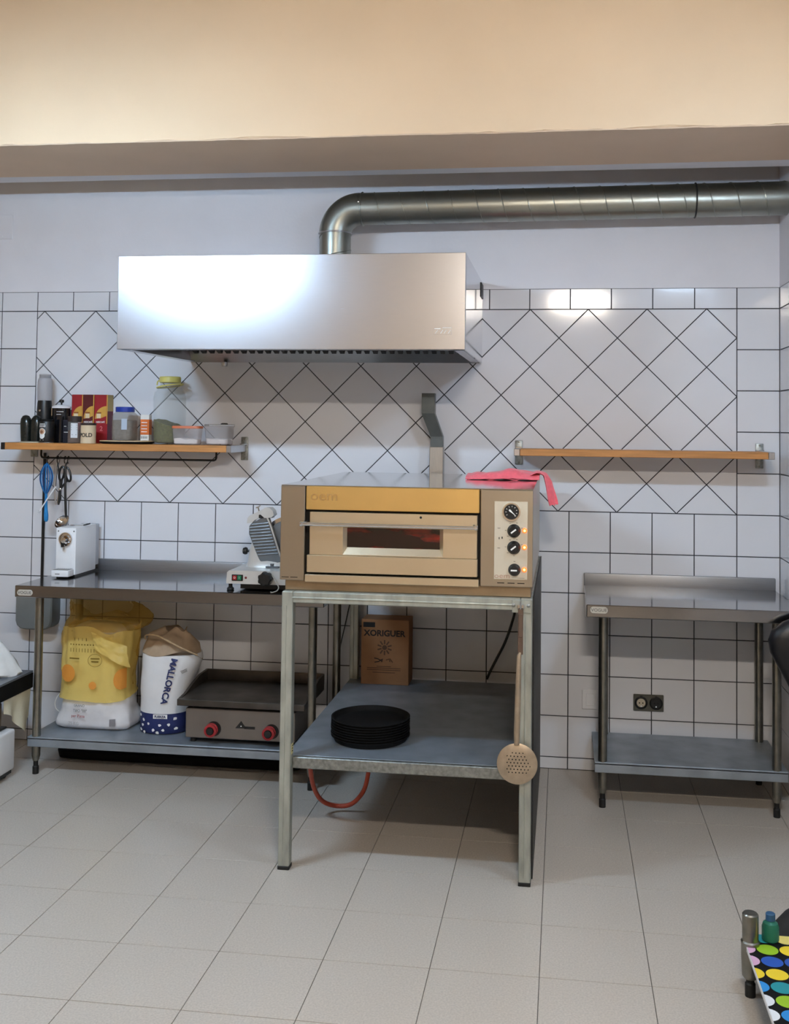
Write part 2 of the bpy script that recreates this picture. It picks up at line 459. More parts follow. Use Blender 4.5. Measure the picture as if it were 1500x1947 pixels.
# ceiling lights that light the place, all out of frame; the short one is added
def strip_light(name, label, x0, x1, y, z, col, strength):
    t = thing(name, label, 'light', ((x0+x1)/2, y, z))
    obj('housing', B().box(x0-.03, x1+.03, y-.06, y+.06, z+.03, z+.075, .006), WHITEP, t)
    for s_ in (-1, 1): obj('added_cutoff_lip', B().rings([[(x, y+s_*.058, z+.034), (x, y+s_*.061, z+.034), (x, y+s_*.083, z+.022), (x, y+s_*.080, z+.022)] for x in (x0-.03, x1+.03)]), WHITEP, t)  # side lips added to keep tube light off the upper beam face
    em = mat(name+' glow '+label[:6], (1, 1, 1, 1), .5, emit=col, estr=strength)
    for dy in (-.03, .03):
        obj('tube', B().cyl((x0, y+dy, z), (x1, y+dy, z), .014, seg=10), em, t)
    for x in (x0-.012, x1+.012):
        obj('end_cap', B().box(x-.012, x+.012, y-.05, y+.05, z-.02, z+.03, .003), WHITEP, t)
    for x in (x0+.1, x1-.1):
        obj('rod', B().cyl((x, y, z+.075), (x, y, 3.70), .005, seg=8), WHITEP, t)
    return t
strip_light('ceiling_light', 'cool white twin tube fluorescent light hanging before the beam', .33, 1.07, -2.42, 2.70, (.56, .77, 1, 1), LAMP_S*1.2)
strip_light('ceiling_light', 'short cool white fluorescent light hanging before the beam by the tiled side wall', 3.44, 3.74, -2.42, 2.735, (.56, .77, 1, 1), LAMP_S*1.15)  # added cool fill lamp, brightens the right-hand wall
strip_light('ceiling_light', 'warm white twin tube fluorescent light hanging at the back of the room', 2.68, 3.14, -4.65, 2.84, (1, .885, .75, 1), LAMP_F)

# ------------------------------------------------------------------ extractor hood
HX0, HX1, HY, HZ0, HZ1 = .85, 2.365, -.90, 1.98, 2.385
hood = thing('extractor_hood', 'long brushed steel extractor hood on the tiled wall above the oven', 'hood', ((HX0+HX1)/2, -.45, HZ0))
obj('front_panel', B().box(HX0, HX1, HY, HY+.012, HZ0, HZ1, .002), HOODM, hood)
obj('side_panel', B().box(HX0, HX0+.012, HY+.012, -.001, HZ0, HZ1, .002), HOODM, hood)
obj('side_panel', B().box(HX1-.012, HX1, HY+.012, -.001, HZ0, HZ1, .002), HOODS, hood)
obj('top_panel', B().box(HX0+.012, HX1-.012, HY+.012, -.001, HZ1-.012, HZ1-.001), HOODM, hood)
obj('gutter', B().prism([(-.018, HZ0), (-.001, HZ0), (-.001, HZ0+.066), (-.064, HZ0+.066)], 'x', HX0+.0125, HX1-.0125), STEEL, hood, label='polished steel grease gutter along the back')
obj('rim', B().box(HX0+.012, HX0+.05, HY+.012, -.07, HZ0, HZ0+.006), HOODM, hood)
obj('rim', B().box(HX1-.05, HX1-.012, HY+.012, -.07, HZ0, HZ0+.006), HOODM, hood)
obj('rim', B().box(HX0+.012, HX1-.012, HY+.012, HY+.04, HZ0, HZ0+.006), HOODM, hood)
obj('filter_back', B().rings([[(HX0+.02, -.74, 2.255), (HX1-.02, -.74, 2.255), (HX1-.02, -.73, 2.265), (HX0+.02, -.73, 2.265)],
                              [(HX0+.02, -.08, 2.035), (HX1-.02, -.08, 2.035), (HX1-.02, -.07, 2.045), (HX0+.02, -.07, 2.045)]]), GAP, hood)
slat = None
ns = 34
for k in range(ns):
    x = HX0+.04+(HX1-HX0-.08)*(k+.5)/ns
    if slat is None:
        s_ = obj('baffle_slat', B().rings([[(x-.011, -.74, 2.24), (x+.011, -.74, 2.24), (x+.011, -.73, 2.256), (x-.011, -.73, 2.256)],
                                          [(x-.011, -.08, 2.02), (x+.011, -.08, 2.02), (x+.011, -.07, 2.036), (x-.011, -.07, 2.036)]]), DARKMET, hood)
        slat = s_; sx = x
    else:
        s_ = link('baffle_slat', slat.data, hood); s_.location = (x-sx, 0, 0)
kb = obj('drain_cup', B().lathe([(.0, -.022), (.013, -.022), (.015, -.018), (.015, -.004), (.011, -.004), (.011, .0)], (1.045, -.035, HZ0), 16, cap0=False), STEEL, hood)
lg = obj('logo_plate', B().box(2.232, 2.308, HY-.0012, HY, 2.043, 2.074, .0004), HOODM, hood)
for x in (2.240, 2.262, 2.276, 2.294): obj('stroke', B().tube([(x, HY-.0014, 2.048), (x+.010, HY-.0014, 2.062)], .0012, 5), WHITEINK, lg)
obj('print_line', B().box(2.236, 2.262, HY-.0018, HY-.0012, 2.066, 2.069), WHITEINK, lg, smooth=0)
obj('print_line', B().box(2.270, 2.306, HY-.0018, HY-.0012, 2.070, 2.072), WHITEINK, lg, smooth=0)
obj('bracket', B().box(HX1, HX1+.004, -.12, -.004, 2.30, 2.37, .001), DARKMET, hood)

# ------------------------------------------------------------------ ventilation duct
PX, PY, PZ, PR = 1.648, -.18, 2.727, .0790
duct = thing('ventilation_duct', 'grey spiral metal duct rising from the hood and running along the wall', 'duct', (PX, PY, HZ1))
obj('riser', B().cyl((PX, PY, HZ1-.0005), (PX, PY, PZ-.123), PR-.002, seg=40), DUCT, duct)
R_ = .125
pts = [(PX+R_-R_*math.cos(a), PY, PZ-R_+R_*math.sin(a)) for a in [PI/2*k/16 for k in range(17)]]
obj('elbow', B().tube(pts, PR+.001, 40), DUCT, duct)
def pz(x): return PZ+(x-1.77)*.0087
obj('pipe', B().cyl((PX+R_, PY, PZ), (3.798, PY, pz(3.798)), PR, seg=40), DUCT, duct)
hel = []
for k in range(0, 17*24):
    a = 2*PI*k/24; x = 1.81+.121*k/24
    if x > 3.79: break
    hel.append((x, PY+(PR+.0005)*math.cos(a), pz(x)+(PR+.0005)*math.sin(a)))
obj('spiral_seam', B().tube(hel, .0028, 6), DUCT, duct)
hel = [(PX+(PR-.0015)*math.cos(2*PI*k/24), PY+(PR-.0015)*math.sin(2*PI*k/24), HZ1+.02+.118*k/24) for k in range(40)]
obj('spiral_seam', B().tube(hel, .0025, 6), DUCT, duct)
obj('joint_ring', B().tube([(PX+(PR+.001)*math.cos(2*PI*k/36), PY+(PR+.001)*math.sin(2*PI*k/36), PZ-.12) for k in range(36)], .004, 8, closed=True), STEEL, duct)
for x, m_ in ((1.785, DUCT), (3.379, DARKMET)):
    obj('joint_ring', B().tube([(x, PY+(PR+.0015)*math.cos(2*PI*k/36), pz(x)+(PR+.0015)*math.sin(2*PI*k/36)) for k in range(36)], .004, 8, closed=True), m_, duct)
obj('rivet', B().lathe([(.005, 0), (.004, -.003), (0, -.004)], (1.778, PY-PR-.001, PZ+.02), 10, 'y', cap1=False), CHROME, duct)

# ------------------------------------------------------------------ work tables
def work_table(label, x0, x1, legs, shelf, badge):
    t = thing('work_table', label, 'table', ((x0+x1)/2, -.3, 0), 'steel work tables against the tiled wall')
    top = B().box(x0, x1, -.6, -.012, .884, .9, .003).box(x0, x1, -.6, -.585, .846, .89, .003)
    top.box(x0, x0+.012, -.59, -.012, .846, .89, .003).box(x1-.012, x1, -.59, -.012, .846, .89, .003)
    obj('table_top', top, TABLEM, t)
    obj('backsplash', B().box(x0, x1, -.024, -.002, .85, .956, .004, 2), SPLASHM, t)
    for lx, ly in legs:
        lg = obj('leg', B().cyl((lx, ly, .085), (lx, ly, .884), .0195, seg=20).cyl((lx, ly, .085), (lx, ly, .062), .0195, .014, 20), LEGM, t)
        obj('foot', B().lathe([(.0, .0), (.0145, .0), (.0145, .034), (.011, .038), (.011, .062), (.0, .062)], (lx, ly, 0), 16, cap0=False, cap1=False), RUBBER, lg)
    sx0, sx1, sy0, sz = shelf
    sh = B().box(sx0, sx1, sy0, -.04, sz-.012, sz, .002).box(sx0, sx1, sy0, sy0+.012, sz-.046, sz-.004, .002).box(sx0, sx1, -.052, -.04, sz-.046, sz-.004, .002)
    obj('undershelf', sh, SHELFM, t)
    bx, bz = badge
    bd = obj('badge', B().prism([(bx+.024*math.copysign(1, math.cos(a))+.014*math.cos(a), bz+.014*math.sin(a)) for a in [2*PI*(k+.5)/24 for k in range(24)]], 'y', -.6, -.603, .0008), mat('badge silver', rgb(206, 204, 196), .35, .4), t)
    text('VOGUE', .019, flat(bx, -.6034, bz), GREYINK, bd, bold=.0002, xs=1.05)
    return t
work_table('long steel work table carrying the white coffee machine and the meat slicer', .243, 1.715,
           [(.305, -.48), (1.638, -.483), (.305, -.065), (1.66, -.065)], (.27, 1.69, -.50, .176), (.294, .868))
work_table('short empty steel work table beneath the bare wooden wall shelf', 2.874, 3.776,
           [(2.95, -.48), (2.972, -.065), (3.69, -.48), (3.69, -.065)], (2.915, 3.735, -.50, .20), (2.927, .878))

# ------------------------------------------------------------------ oven stand
st = thing('oven_stand', 'galvanised steel stand with one lower shelf carrying the pizza oven', 'stand', (2.19, -.68, 0))
LX0, LX1, LYF, LYB = 1.743, 2.640, -1.312, -.055
for lx, ly in ((LX0, LYF), (LX1, LYF), (LX0+.006, LYB), (LX1+.006, LYB)):
    lg = obj('leg', B().box(lx-.0215, lx+.0215, ly-.0215, ly+.0215, .012, 1.034, .003), GALVP, st)
    obj('foot_cap', B().box(lx-.0225, lx+.0225, ly-.0225, ly+.0225, 0, .014, .002), RUBBER, lg)
    obj('weld_seam', B().tube([(lx-.004, ly-.0215, .03), (lx-.003, ly-.0222, .5), (lx-.004, ly-.0215, .98)], .0022, 6), GALVP, lg)
obj('top_rail', B().box(LX0+.0216, LX1-.0216, LYF-.0225, LYF+.0215, .992, 1.034, .003).cyl((LX0+.02, LYF-.0225, 1.012), (LX1-.02, LYF-.0225, 1.012), .004, seg=8), GALVP, st)
obj('top_rail', B().box(LX0+.0216, LX1-.0216, LYB-.0215, LYB+.0215, .992, 1.034, .003), GALVP, st)
for lx in (LX0, LX1): obj('side_rail', B().box(lx-.0215, lx+.0215, LYF+.0216, LYB-.0216, .992, 1.034, .003), GALVP, st)
obj('shelf', B().box(LX0-.012, LX1+.008, LYF+.03, LYB+.02, .398, .410, .002), SHELFM, st)
obj('shelf_lip', B().box(LX0+.0217, LX1-.0217, LYF+.006, LYF+.03, .368, .4105, .003), GALV, st)
obj('shelf_bracket', B().box(LX0-.002, LX0+.05, LYF+.022, LYF+.034, .366, .397, .002), GALVP, st)
obj('side_panel', B().box(LX1+.0222, LX1+.028, LYF+.04, LYB+.02, .004, 1.034), DARKMET, st)
tg = obj('tag', B().box(LX0+.0216, LX0+.0226, LYF-.012, LYF+.014, .425, .462), mat('tag yellow', rgb(206, 196, 140), .6), st)
for z_ in (.434, .444, .454): obj('print', B().tube([(LX0+.0228, LYF-.008, z_), (LX0+.0228, LYF-.001, z_+.004), (LX0+.0228, LYF+.006, z_-.002)], .0012, 5), BLACKINK, tg)
# hanging plate on the front rail
hk = obj('hook_plate', B().box(2.588, 2.655, LYF-.0275, LYF-.0245, .985, 1.030, .001), GALVP, st)
for x in (2.594, 2.648): obj('bolt', B().lathe([(.007, 0), (.007, -.003), (.004, -.005), (0, -.0055)], (x, LYF-.0275, 1.012), 12, 'y', cap1=False), GALV, hk)
obj('clip', B().box(2.607, 2.633, LYF-.037, LYF-.0276, 1.000, 1.016, .002), CHROME, hk)

# ------------------------------------------------------------------ pizza oven
OX0, OX1, OY, OYB, OZ0, OZ1 = 1.709, 2.662, -1.322, -.16, 1.075, 1.434
ov = thing('pizza_oven', 'stainless steel single deck electric pizza oven with red light painted in its dark window', 'oven', (2.19, -.74, 1.034))
obj('base', B().box(OX0+.016, OX1-.006, OY+.02, OYB, 1.0345, OZ0, .003), mat('stained base', rgb(158, 138, 112), .4, .8, var=.14, scale=14), ov)
obj('body', B().box(OX0+.002, OX1-.002, OY+.03, OYB, OZ0, OZ1-.004, .003), OVENS, ov)
obj('top_cover', B().box(OX0, OX1, OY+.004, OYB-.004, OZ1-.0035, OZ1, .001), OVTOP, ov)
obj('recess', B().box(1.803, 2.466, OY+.024, OY+.031, OZ0+.004, OZ1-.01), GAP, ov)
lp = obj('side_column', B().box(OX0, 1.8025, OY, OY+.03, OZ0, OZ1-.0037, .002), OVENS, ov)
for x in (1.716, 1.750): obj('vent_slot', B().box(x, x+.028, OY-.0006, OY+.002, 1.085, 1.0875), GAP, lp, smooth=0)
fa = obj('fascia', B().box(1.806, 2.464, OY+.002, OY+.03, 1.342, OZ1-.0037, .002), GOLD, ov, label='golden heat-tinted fascia strip')
for kk, (bl, zz) in enumerate(((.0022, 0),)):
    text('oem', .052, flat(1.876, OY+.0018, 1.394), mat('embossed gold', rgb(226, 196, 140), .25, .9), fa, bold=.0006, xs=1.15, ext=.0012)
wx0, wx1, wz0, wz1 = 1.964, 2.316, 1.203, 1.276
def rc(x0, x1, z0, z1, y): return [(x0, y, z0), (x1, y, z0), (x1, y, z1), (x0, y, z1)]
dr = obj('door', B().rings([rc(1.823, 2.457, 1.1735, 1.334, OY+.022), rc(1.823, 2.457, 1.1735, 1.334, OY-.003), rc(1.8245, 2.4555, 1.175, 1.3325, OY-.0045),
                            rc(wx0-.013, wx1+.015, wz0-.026, wz1+.004, OY-.0045), rc(wx0, wx1, wz0, wz1, OY+.013), rc(wx0, wx1, wz0, wz1, OY+.021)]), OVEN, ov, smooth=0)
obj('window_glass', B().box(wx0, wx1, OY+.013, OY+.016, wz0, wz1), GLASSW, dr, label='dark oven window glass with red interior light painted in')
hd = obj('handle', B().cyl((1.800, OY-.042, 1.292), (2.456, OY-.042, 1.292), .0075, seg=16), CHROME, dr)
for x in (1.800, 2.456):
    obj('handle_end', B().cyl((x-.006, OY-.042, 1.292), (x+.006, OY-.042, 1.292), .0105, seg=16, bev=.002), CHROME, hd)
    xx = x+.010 if x < 2 else x-.010
    obj('handle_bracket', B().box(xx-.004, xx+.004, OY-.04, OY+.03, 1.286, 1.300, .001), DARKMET, hd)
obj('screw', B().lathe([(.005, 0), (.004, -.002), (0, -.0025)], (2.246, OY-.004, 1.322), 10, 'y', cap1=False), GAP, dr)
obj('door_lip', B().box(1.814, 2.459, OY-.008, OY+.022, 1.108, 1.1730, .002), OVEN, ov)
obj('sill', B().box(1.806, 2.464, OY-.004, OY+.03, OZ0-.004, 1.099, .002), OVEN, ov)
rp = obj('control_column', B().box(2.469, OX1, OY, OY+.03, OZ0, OZ1-.0037, .002), OVENS, ov)
for x in (2.532, 2.570, 2.606): obj('vent_slot', B().box(x, x+.026, OY-.0006, OY+.002, 1.0875, 1.0905), GAP, rp, smooth=0)
cp = obj('control_plate', B().box(2.520, 2.642, OY-.003, OY+.001, 1.103, 1.388, .0008), PANELC, ov)
yy = OY-.003
ga = obj('temperature_gauge', B().lathe([(.0, -.003), (.028, -.003), (.029, -.009), (.0335, -.009), (.0335, 0)], (2.5825, yy, 1.351), 36, 'y', cap0=False, cap1=False), CHROME, ov)
obj('dial_face', B().cyl((2.5825, yy-.0032, 1.351), (2.5825, yy-.0045, 1.351), .0275, seg=32), BLACK, ga)
for k in range(9):
    a = math.radians(215-k*33); obj('dial_mark', B().box(-.0022, .0022, -.0003, .0003, -.0009, .0009).xf(Matrix.Translation((2.5825+.020*math.cos(a), yy-.0048, 1.351+.020*math.sin(a))) @ Matrix.Rotation(-a, 4, 'Y')), WHITEINK, ga, smooth=0)
nd = B().prism([(-.010, -.0028), (-.004, -.0038), (.002, -.0022), (.024, -.0004), (.024, .0004), (.002, .0022), (-.004, .0038), (-.010, .0028)], 'y', -.0012, .0)
nd.xf(Matrix.Translation((2.5815, yy-.0055, 1.352)) @ Matrix.Rotation(math.radians(42), 4, 'Y'))
obj('needle', nd, WHITEINK, ga, smooth=0)
for z, ang in ((1.2815, 38), (1.2205, 38), (1.139, 0)):
    kx = 2.5925 if z > 1.2 else 2.595
    R = .0245 if z > 1.2 else .0225
    k_ = obj('knob', B().lathe([(R, 0), (R, -.006), (R-.003, -.010), (R-.006, -.022), (R-.008, -.024), (0, -.024)], (kx, yy, z), 28, 'y', cap1=False), BLACK, ov)
    obj('pointer', B().box(-.0115, .0115, -.0012, 0, -.0028, .0028, .0004).xf(Matrix.Translation((kx-.001, yy-.0241, z)) @ Matrix.Rotation(-math.radians(ang), 4, 'Y')), WHITEINK, k_)
    l_ = obj('indicator_light', B().lathe([(.0095, 0), (.0095, -.003), (.0075, -.0055), (0, -.006)], (2.6315, yy, z+(0.0015 if z > 1.2 else .001)), 20, 'y', cap1=False), ORNLIGHT, ov, label='glowing orange indicator light')
    obj('lamp_core', B().lathe([(.0045, 0), (.003, -.001), (0, -.0014)], (2.6315, yy-.006, z+.0012), 14, 'y', cap1=False), ORNCORE, l_)
    for a in (20, 70, 118, 178, 222, 270) if z > 1.2 else (90,):
        a = math.radians(a); obj('scale_mark', B().box(-.0032, .0032, -.0004, 0, -.0007, .0007).xf(Matrix.Translation((kx+.0305*math.cos(a), yy-.0002, z+.0305*math.sin(a)))), BLACKINK, cp, smooth=0)
for x, z, w_ in ((2.537, 1.290, .010), (2.537, 1.217, .010), (2.538, 1.253, .003), (2.549, 1.255, .004)):
    obj('symbol', B().box(x-w_/2, x+w_/2, yy-.0006, yy-.0001, z-.0008 if w_ > .005 else z-.004, z+.0008 if w_ > .005 else z+.004), BLACKINK, cp, smooth=0)
text('oem', .026, flat(2.550, yy-.0004, 1.115), mat('pale red print', rgb(176, 132, 116), .6), cp, bold=-.0002, xs=1.25)
obj('print_line', B().box(2.586, 2.632, yy-.0006, yy-.0001, 1.1085, 1.1095), GREYINK, cp, smooth=0)

# flue behind the oven
b = B()
def fr(x, y, z, wx, wy): return [(x-wx, y-wy, z), (x+wx, y-wy, z), (x+wx, y+wy, z), (x-wx, y+wy, z)]
b.rings([fr(2.154, -.085, 1.40, .030, .026), fr(2.154, -.085, 1.612, .030, .026), fr(2.113, -.105, 1.725, .032, .026), fr(2.113, -.105, 1.824, .032, .026)], cap1=False)
b.rings([fr(2.113, -.105, 1.824, .029, .023), fr(2.113, -.105, 1.74, .029, .023)], cap0=False)
b.rings([fr(2.113, -.105, 1.824, .032, .026), fr(2.113, -.105, 1.8242, .029, .023)], cap0=False, cap1=False)
flue = thing('oven_flue', 'bent rectangular grey metal flue rising behind the pizza oven', 'flue', (2.154, -.085, 1.034))
obj('upper_duct', b, FLUE, flue, smooth=0)
obj('lower_duct', B().box(2.120, 2.188, -.115, -.055, 1.0345, 1.562, .002), STEELV, flue, smooth=0)

# ------------------------------------------------------------------ pink cloth on the oven
ct = thing('cleaning_cloth', 'bright pink cloth crumpled on top of the oven and hanging over its edge', 'cloth', (2.5, -.6, OZ1))
def cl(u, v):
    x = 2.352+.318*u; y = -.700+.24*v
    h = .012+.030*math.exp(-((u-.62)/.22)**2)*math.sin(PI*min(1, v*1.15+.1))+.014*math.sin(PI*v)*(.6+.4*math.sin(7*u+2*v))+.010*abs(nz((u*5, v*4, 2), 1.3))
    h *= min(1, .75+u*1.6)
    if v < .12: h *= .35+v*5.4
    edge = 1.435+h
    y += .010*nz((u*3, v*2, 9), 1.4)
    return Vector((x, y, edge))
obj('fold', B().sheet(cl, 44, 22, .003), PINK, ct, smooth=60)
def fl2(u, v):      # lower fold lying flat
    return Vector((2.358+.30*u, -.692+.20*v+.008*nz((u*4, v*3, 1), 1), 1.4365+.006*abs(math.sin(9*u+v))))
obj('underfold', B().sheet(fl2, 24, 10, .003), PINK, ct, smooth=60)
def fl3(u, v):      # the corner that hangs down the side of the oven
    s_ = u*.175
    if s_ < .045: x, z = 2.630+s_*1.333, 1.458+.012*math.sin(s_/.045*PI)
    else: x, z = 2.690+.016*math.sin((s_-.045)*9)+.012*(s_-.045)/.1, 1.456-(s_-.045)*.98
    wd = (.085*(1-u)**.8+.012)
    tw = min(1, max(0, s_-.03)/.05)
    return Vector((x+(.004+.004*u)*math.sin(v*9+u*5)+tw*(v-.5)*.040*(1.1-u*.6)+.012*tw, -.60+(v-.5)*wd*2-.02*u, z+.004*math.sin(v*12)+tw*(v-.5)*.012))
obj('hanging_corner', B().sheet(fl3, 24, 12, .003), PINK, ct, smooth=60)

# ------------------------------------------------------------------ things on and around the oven stand
SZ = .410
bx = thing('cardboard_box', 'brown gin carton printed in black standing on the oven stand shelf', 'box', (1.92, -.1, SZ))
body = obj('carton', B().box(1.803, 2.037, -.165, -.035, SZ, .722, .002), CARD, bx)
yf = -.1652
text('XORIGUER', .040, flat(1.917, yf, .655), BLACKINK, bx, bold=.0012, xs=1.02)
obj('stamp', B().box(1.812, 1.870, yf-.0004, yf, .684, .708), BLACKINK, bx, smooth=0)
em = B()
for k in range(10):
    a = 2*PI*k/10
    t_ = B().box(-.0035, .0035, -.0004, 0, .016, .036); me_ = bpy.data.meshes.new('q'); t_.bm.transform(Matrix.Translation((1.918, yf, .588)) @ Matrix.Rotation(a, 4, 'Y')); t_.bm.to_mesh(me_); t_.bm.free(); em.bm.from_mesh(me_); bpy.data.meshes.remove(me_)
em.lathe([(.012, 0), (.012, -.0004)], (1.918, yf, .588), 16, 'y')
obj('emblem', em, mat('faded print', rgb(92, 66, 46), .8), bx, smooth=0)
for pts_ in (((1.868, .536), (1.888, .532), (1.902, .524)), ((1.870, .516), (1.890, .520), (1.904, .530)), ((1.904, .518), (1.908, .534)), ((1.926, .528), (1.940, .534), (1.946, .520)), ((1.944, .536), (1.958, .518))):
    obj('script_stroke', B().tube([(x, yf, z) for x, z in pts_], .0022, 6), BLACKINK if pts_[0][0] < 1.91 else mat('faded print', rgb(92, 66, 46), .8), bx)
for z_, w_ in ((.497, .07), (.489, .165), (.480, .165), (.468, .11)):
    obj('print_line', B().box(1.915-w_/2, 1.915+w_/2, yf-.0004, yf, z_-.0016, z_+.0016), mat('faded print', rgb(92, 66, 46), .8), bx, smooth=0)

pan_prof = [(.0, 0), (.140, 0), (.1455, .003), (.153, .020), (.158, .0205), (.158, .0225), (.152, .0225), (.1435, .006), (.139, .003), (.0, .003)]
pan0 = None
NP = 8
for k in range(NP):
    r = random.Random(k)
    loc = (2.012+r.uniform(-.0008, .0008), -1.03+r.uniform(-.0008, .0008), SZ+.0002+k*.0098)
    if k == NP-1: loc = (2.0125, -1.0295, loc[2]+.0003)
    if pan0 is None:
        pan0 = obj('pizza_pan', B().lathe(pan_prof, loc, 44, cap0=False, cap1=False), BLACKM, base=loc)
        tag(pan0, 'round black pizza pan in the stack on the oven stand shelf', 'pan', 'stacked black pizza pans'); o = pan0
    else:
        o = pan0.copy(); C.objects.link(o); o.location = loc
    o['label'] = 'round black pizza pan in the middle of the stack on the oven stand shelf'
    if k == NP-1: o['label'] = 'topmost round black pizza pan of the stack on the oven stand shelf'
    if k == 0: o['label'] = 'bottom round black pizza pan of the stack, lying on the oven stand shelf'

sk = thing('skimmer', 'long bronze perforated skimmer hanging by its handle from the oven stand rail', 'skimmer', (2.612, -1.358, .37))
obj('hook', B().tube([(2.620, -1.345, 1.012), (2.620, -1.354, 1.020), (2.620, -1.360, 1.030), (2.620, -1.356, .996)], .003, 8), STEEL, sk)
obj('grip', B().box(2.611, 2.630, -1.360, -1.354, .838, 1.002, .002).box(2.613, 2.629, -1.363, -1.352, .90, .985, .002), BROWNGRIP, sk)
obj('handle', B().tube([(2.620, -1.357, .846), (2.616, -1.357, .832), (2.613, -1.357, .70), (2.610, -1.357, .56), (2.610, -1.360, .515)], [.005, .0085, .011, .0115, .010], 12), BRONZE, sk)
b = B()
b.lathe([(0, -.004), (.03, -.0045), (.06, -.002), (.0735, .004), (.0735, .006), (.058, .0005), (.03, -.002), (0, -.0015)], (2.612, -1.362, .446), 44, 'y', cap0=False, cap1=False)
disc = obj('disc', b, BRONZE, sk)
hb = B(); rr_ = random.Random(3)
for i in range(-3, 4):
    for j in range(-3, 4):
        x, z = 2.614+i*.0125+(j % 2)*.006, .452+j*.0115
        d_ = math.hypot(x-2.612, z-.446)
        if d_ > .048: continue
        hb.lathe([(.0026, .0025), (.0026, -.0008)], (x, -1.3668+.0028*(d_/.05)**2, z), 8, 'y')
h = obj('perforations', hb, GAP, disc, smooth=0)

hs = tag(obj('gas_hose', B().tube(spl([(1.775, -1.02, .395), (1.768, -1.02, .34), (1.752, -.96, .25), (1.745, -.86, .14), (1.765, -.79, .065), (1.815, -.735, .028), (1.88, -.735, .040), (1.935, -.76, .105), (1.962, -.80, .19), (1.975, -.85, .27), (1.98, -.88, .392)]), .0095, 12), REDHOSE, base=(1.85, -.8, 0)),
         'red rubber gas hose looping beneath the oven stand shelf', 'hose')
tag(obj('power_cable', B().tube(spl([(2.548, -.018, 1.03), (2.545, -.018, .80), (2.522, -.022, .69), (2.49, -.020, .60), (2.455, -.020, .53), (2.425, -.022, .47), (2.405, -.03, .425)]), .0065, 10), BLACK, base=(2.45, -.02, .4)),
    'thick black power cable hanging behind the oven stand', 'cable')
tag(obj('thin_cable', B().tube([(1.735, -.020, .87), (1.715, -.015, .78), (1.690, -.014, .66), (1.668, -.014, .56), (1.655, -.014, .45), (1.66, -.014, .30), (1.67, -.016, .18)], .0028, 8), BLACK, base=(1.69, -.02, .4)),
    'thin black cable on the wall behind the steel table leg', 'cable')

# ------------------------------------------------------------------ things on the long table
TZ = .9
es = thing('coffee_machine', 'narrow white capsule coffee machine standing on the long steel table', 'coffee machine', (.34, -.17, TZ))
obj('body', B().box(.288, .392, -.300, -.075, TZ+.010, 1.141, .004, 2), WHITEP, es)
obj('water_tank', B().box(.292, .388, -.0745, -.030, TZ+.03, 1.139, .004, 2), mat('tank grey', rgb(196, 198, 206), .2, trans=.2), es)
obj('base', B().box(.292, .388, -.296, -.034, TZ, TZ+.0105), BLACK, es)
rg = obj('brew_ring', B().lathe([(.0, -.004), (.027, -.004), (.030, -.010), (.034, -.010), (.035, 0)], (.340, -.300, 1.085), 36, 'y', cap0=False, cap1=False), CHROME, es)
obj('brew_head', B().lathe([(.019, 0), (.021, -.012), (.014, -.026), (0, -.029)], (.340, -.304, 1.083), 24, 'y', cap1=False), CHROME, rg)
obj('lever', B().rings([[(.320, -.306, 1.088), (.332, -.306, 1.092), (.332, -.318, 1.092), (.320, -.318, 1.088)], [(.330, -.308, 1.050), (.344, -.308, 1.052), (.344, -.330, 1.050), (.330, -.330, 1.048)]]), BLACK, rg)
obj('spout', B().cyl((.338, -.318, 1.060), (.338, -.318, 1.036), .006, .004, 12), CHROME, es)
for x in (.300, .381): obj('button', B().lathe([(.004, 0), (.004, -.001), (0, -.0012)], (x, -.300, 1.124), 12, 'y', cap1=False), GREYP, es)
dt = obj('drip_tray', B().box(.298, .386, -.362, -.3005, TZ+.008, TZ+.040, .004, 2), WHITEP, es)
gb = obj('drip_grid', B().box(.304, .380, -.356, -.303, TZ+.040, TZ+.0415), GREYP, dt)
for k in range(7): obj('bar', B().box(.306+k*.0108, .309+k*.0108, -.355, -.304, TZ+.0415, TZ+.043), CHROME, gb)
obj('mark', B().box(.318, .342, -.3626, -.3620, TZ+.020, TZ+.024), GREYINK, dt, smooth=0)

sp = thing('coffee_spoon', 'small steel spoon with a dark handle resting on the white coffee machine', 'spoon', (.35, -.2, 1.141))
obj('bowl', B().lathe([(0, .0015), (.010, .002), (.016, .006), (.017, .008), (.016, .0075), (.010, .0035), (0, .003)], (.338, -.235, 1.1402), 20, cap0=False, cap1=False, ry=.8), CHROME, sp)
obj('stem', B().tube([(.352, -.232, 1.1475), (.375, -.222, 1.146), (.388, -.215, 1.147)], .0018, 8), CHROME, sp)
obj('handle', B().tube([(.388, -.215, 1.147), (.400, -.209, 1.150), (.418, -.200, 1.155)], [.003, .0038, .003], 8), BLACK, sp)

sl = thing('meat_slicer', 'cast aluminium meat slicer with ribbed guard on the long steel table', 'slicer', (1.40, -.38, TZ))
base = B().prism([(1.243, TZ+.032), (1.640, TZ+.032), (1.640, TZ+.095), (1.255, TZ+.091), (1.246, TZ+.083)], 'y', -.545, -.24, .004)
bs = obj('base', base, SLICERW, sl)
obj('undertray', B().box(1.30, 1.63, -.51, -.26, TZ+.006, TZ+.032), BLACK, sl)
for x, y in ((1.256, -.520), (1.62, -.520), (1.27, -.27), (1.62, -.27)):
    obj('foot', B().lathe([(0, 0), (.015, 0), (.017, .004), (.015, .010), (.009, .014), (.009, .033), (0, .033)], (x, y, TZ), 16, cap0=False, cap1=False), RUBBER, sl)
sw = obj('switch', B().box(1.270, 1.322, -.549, -.5445, TZ+.046, TZ+.074, .001), BLACK, bs)
obj('stop_button', B().box(1.275, 1.294, -.552, -.549, TZ+.050, TZ+.070, .001), RED, sw, label='red stop button')
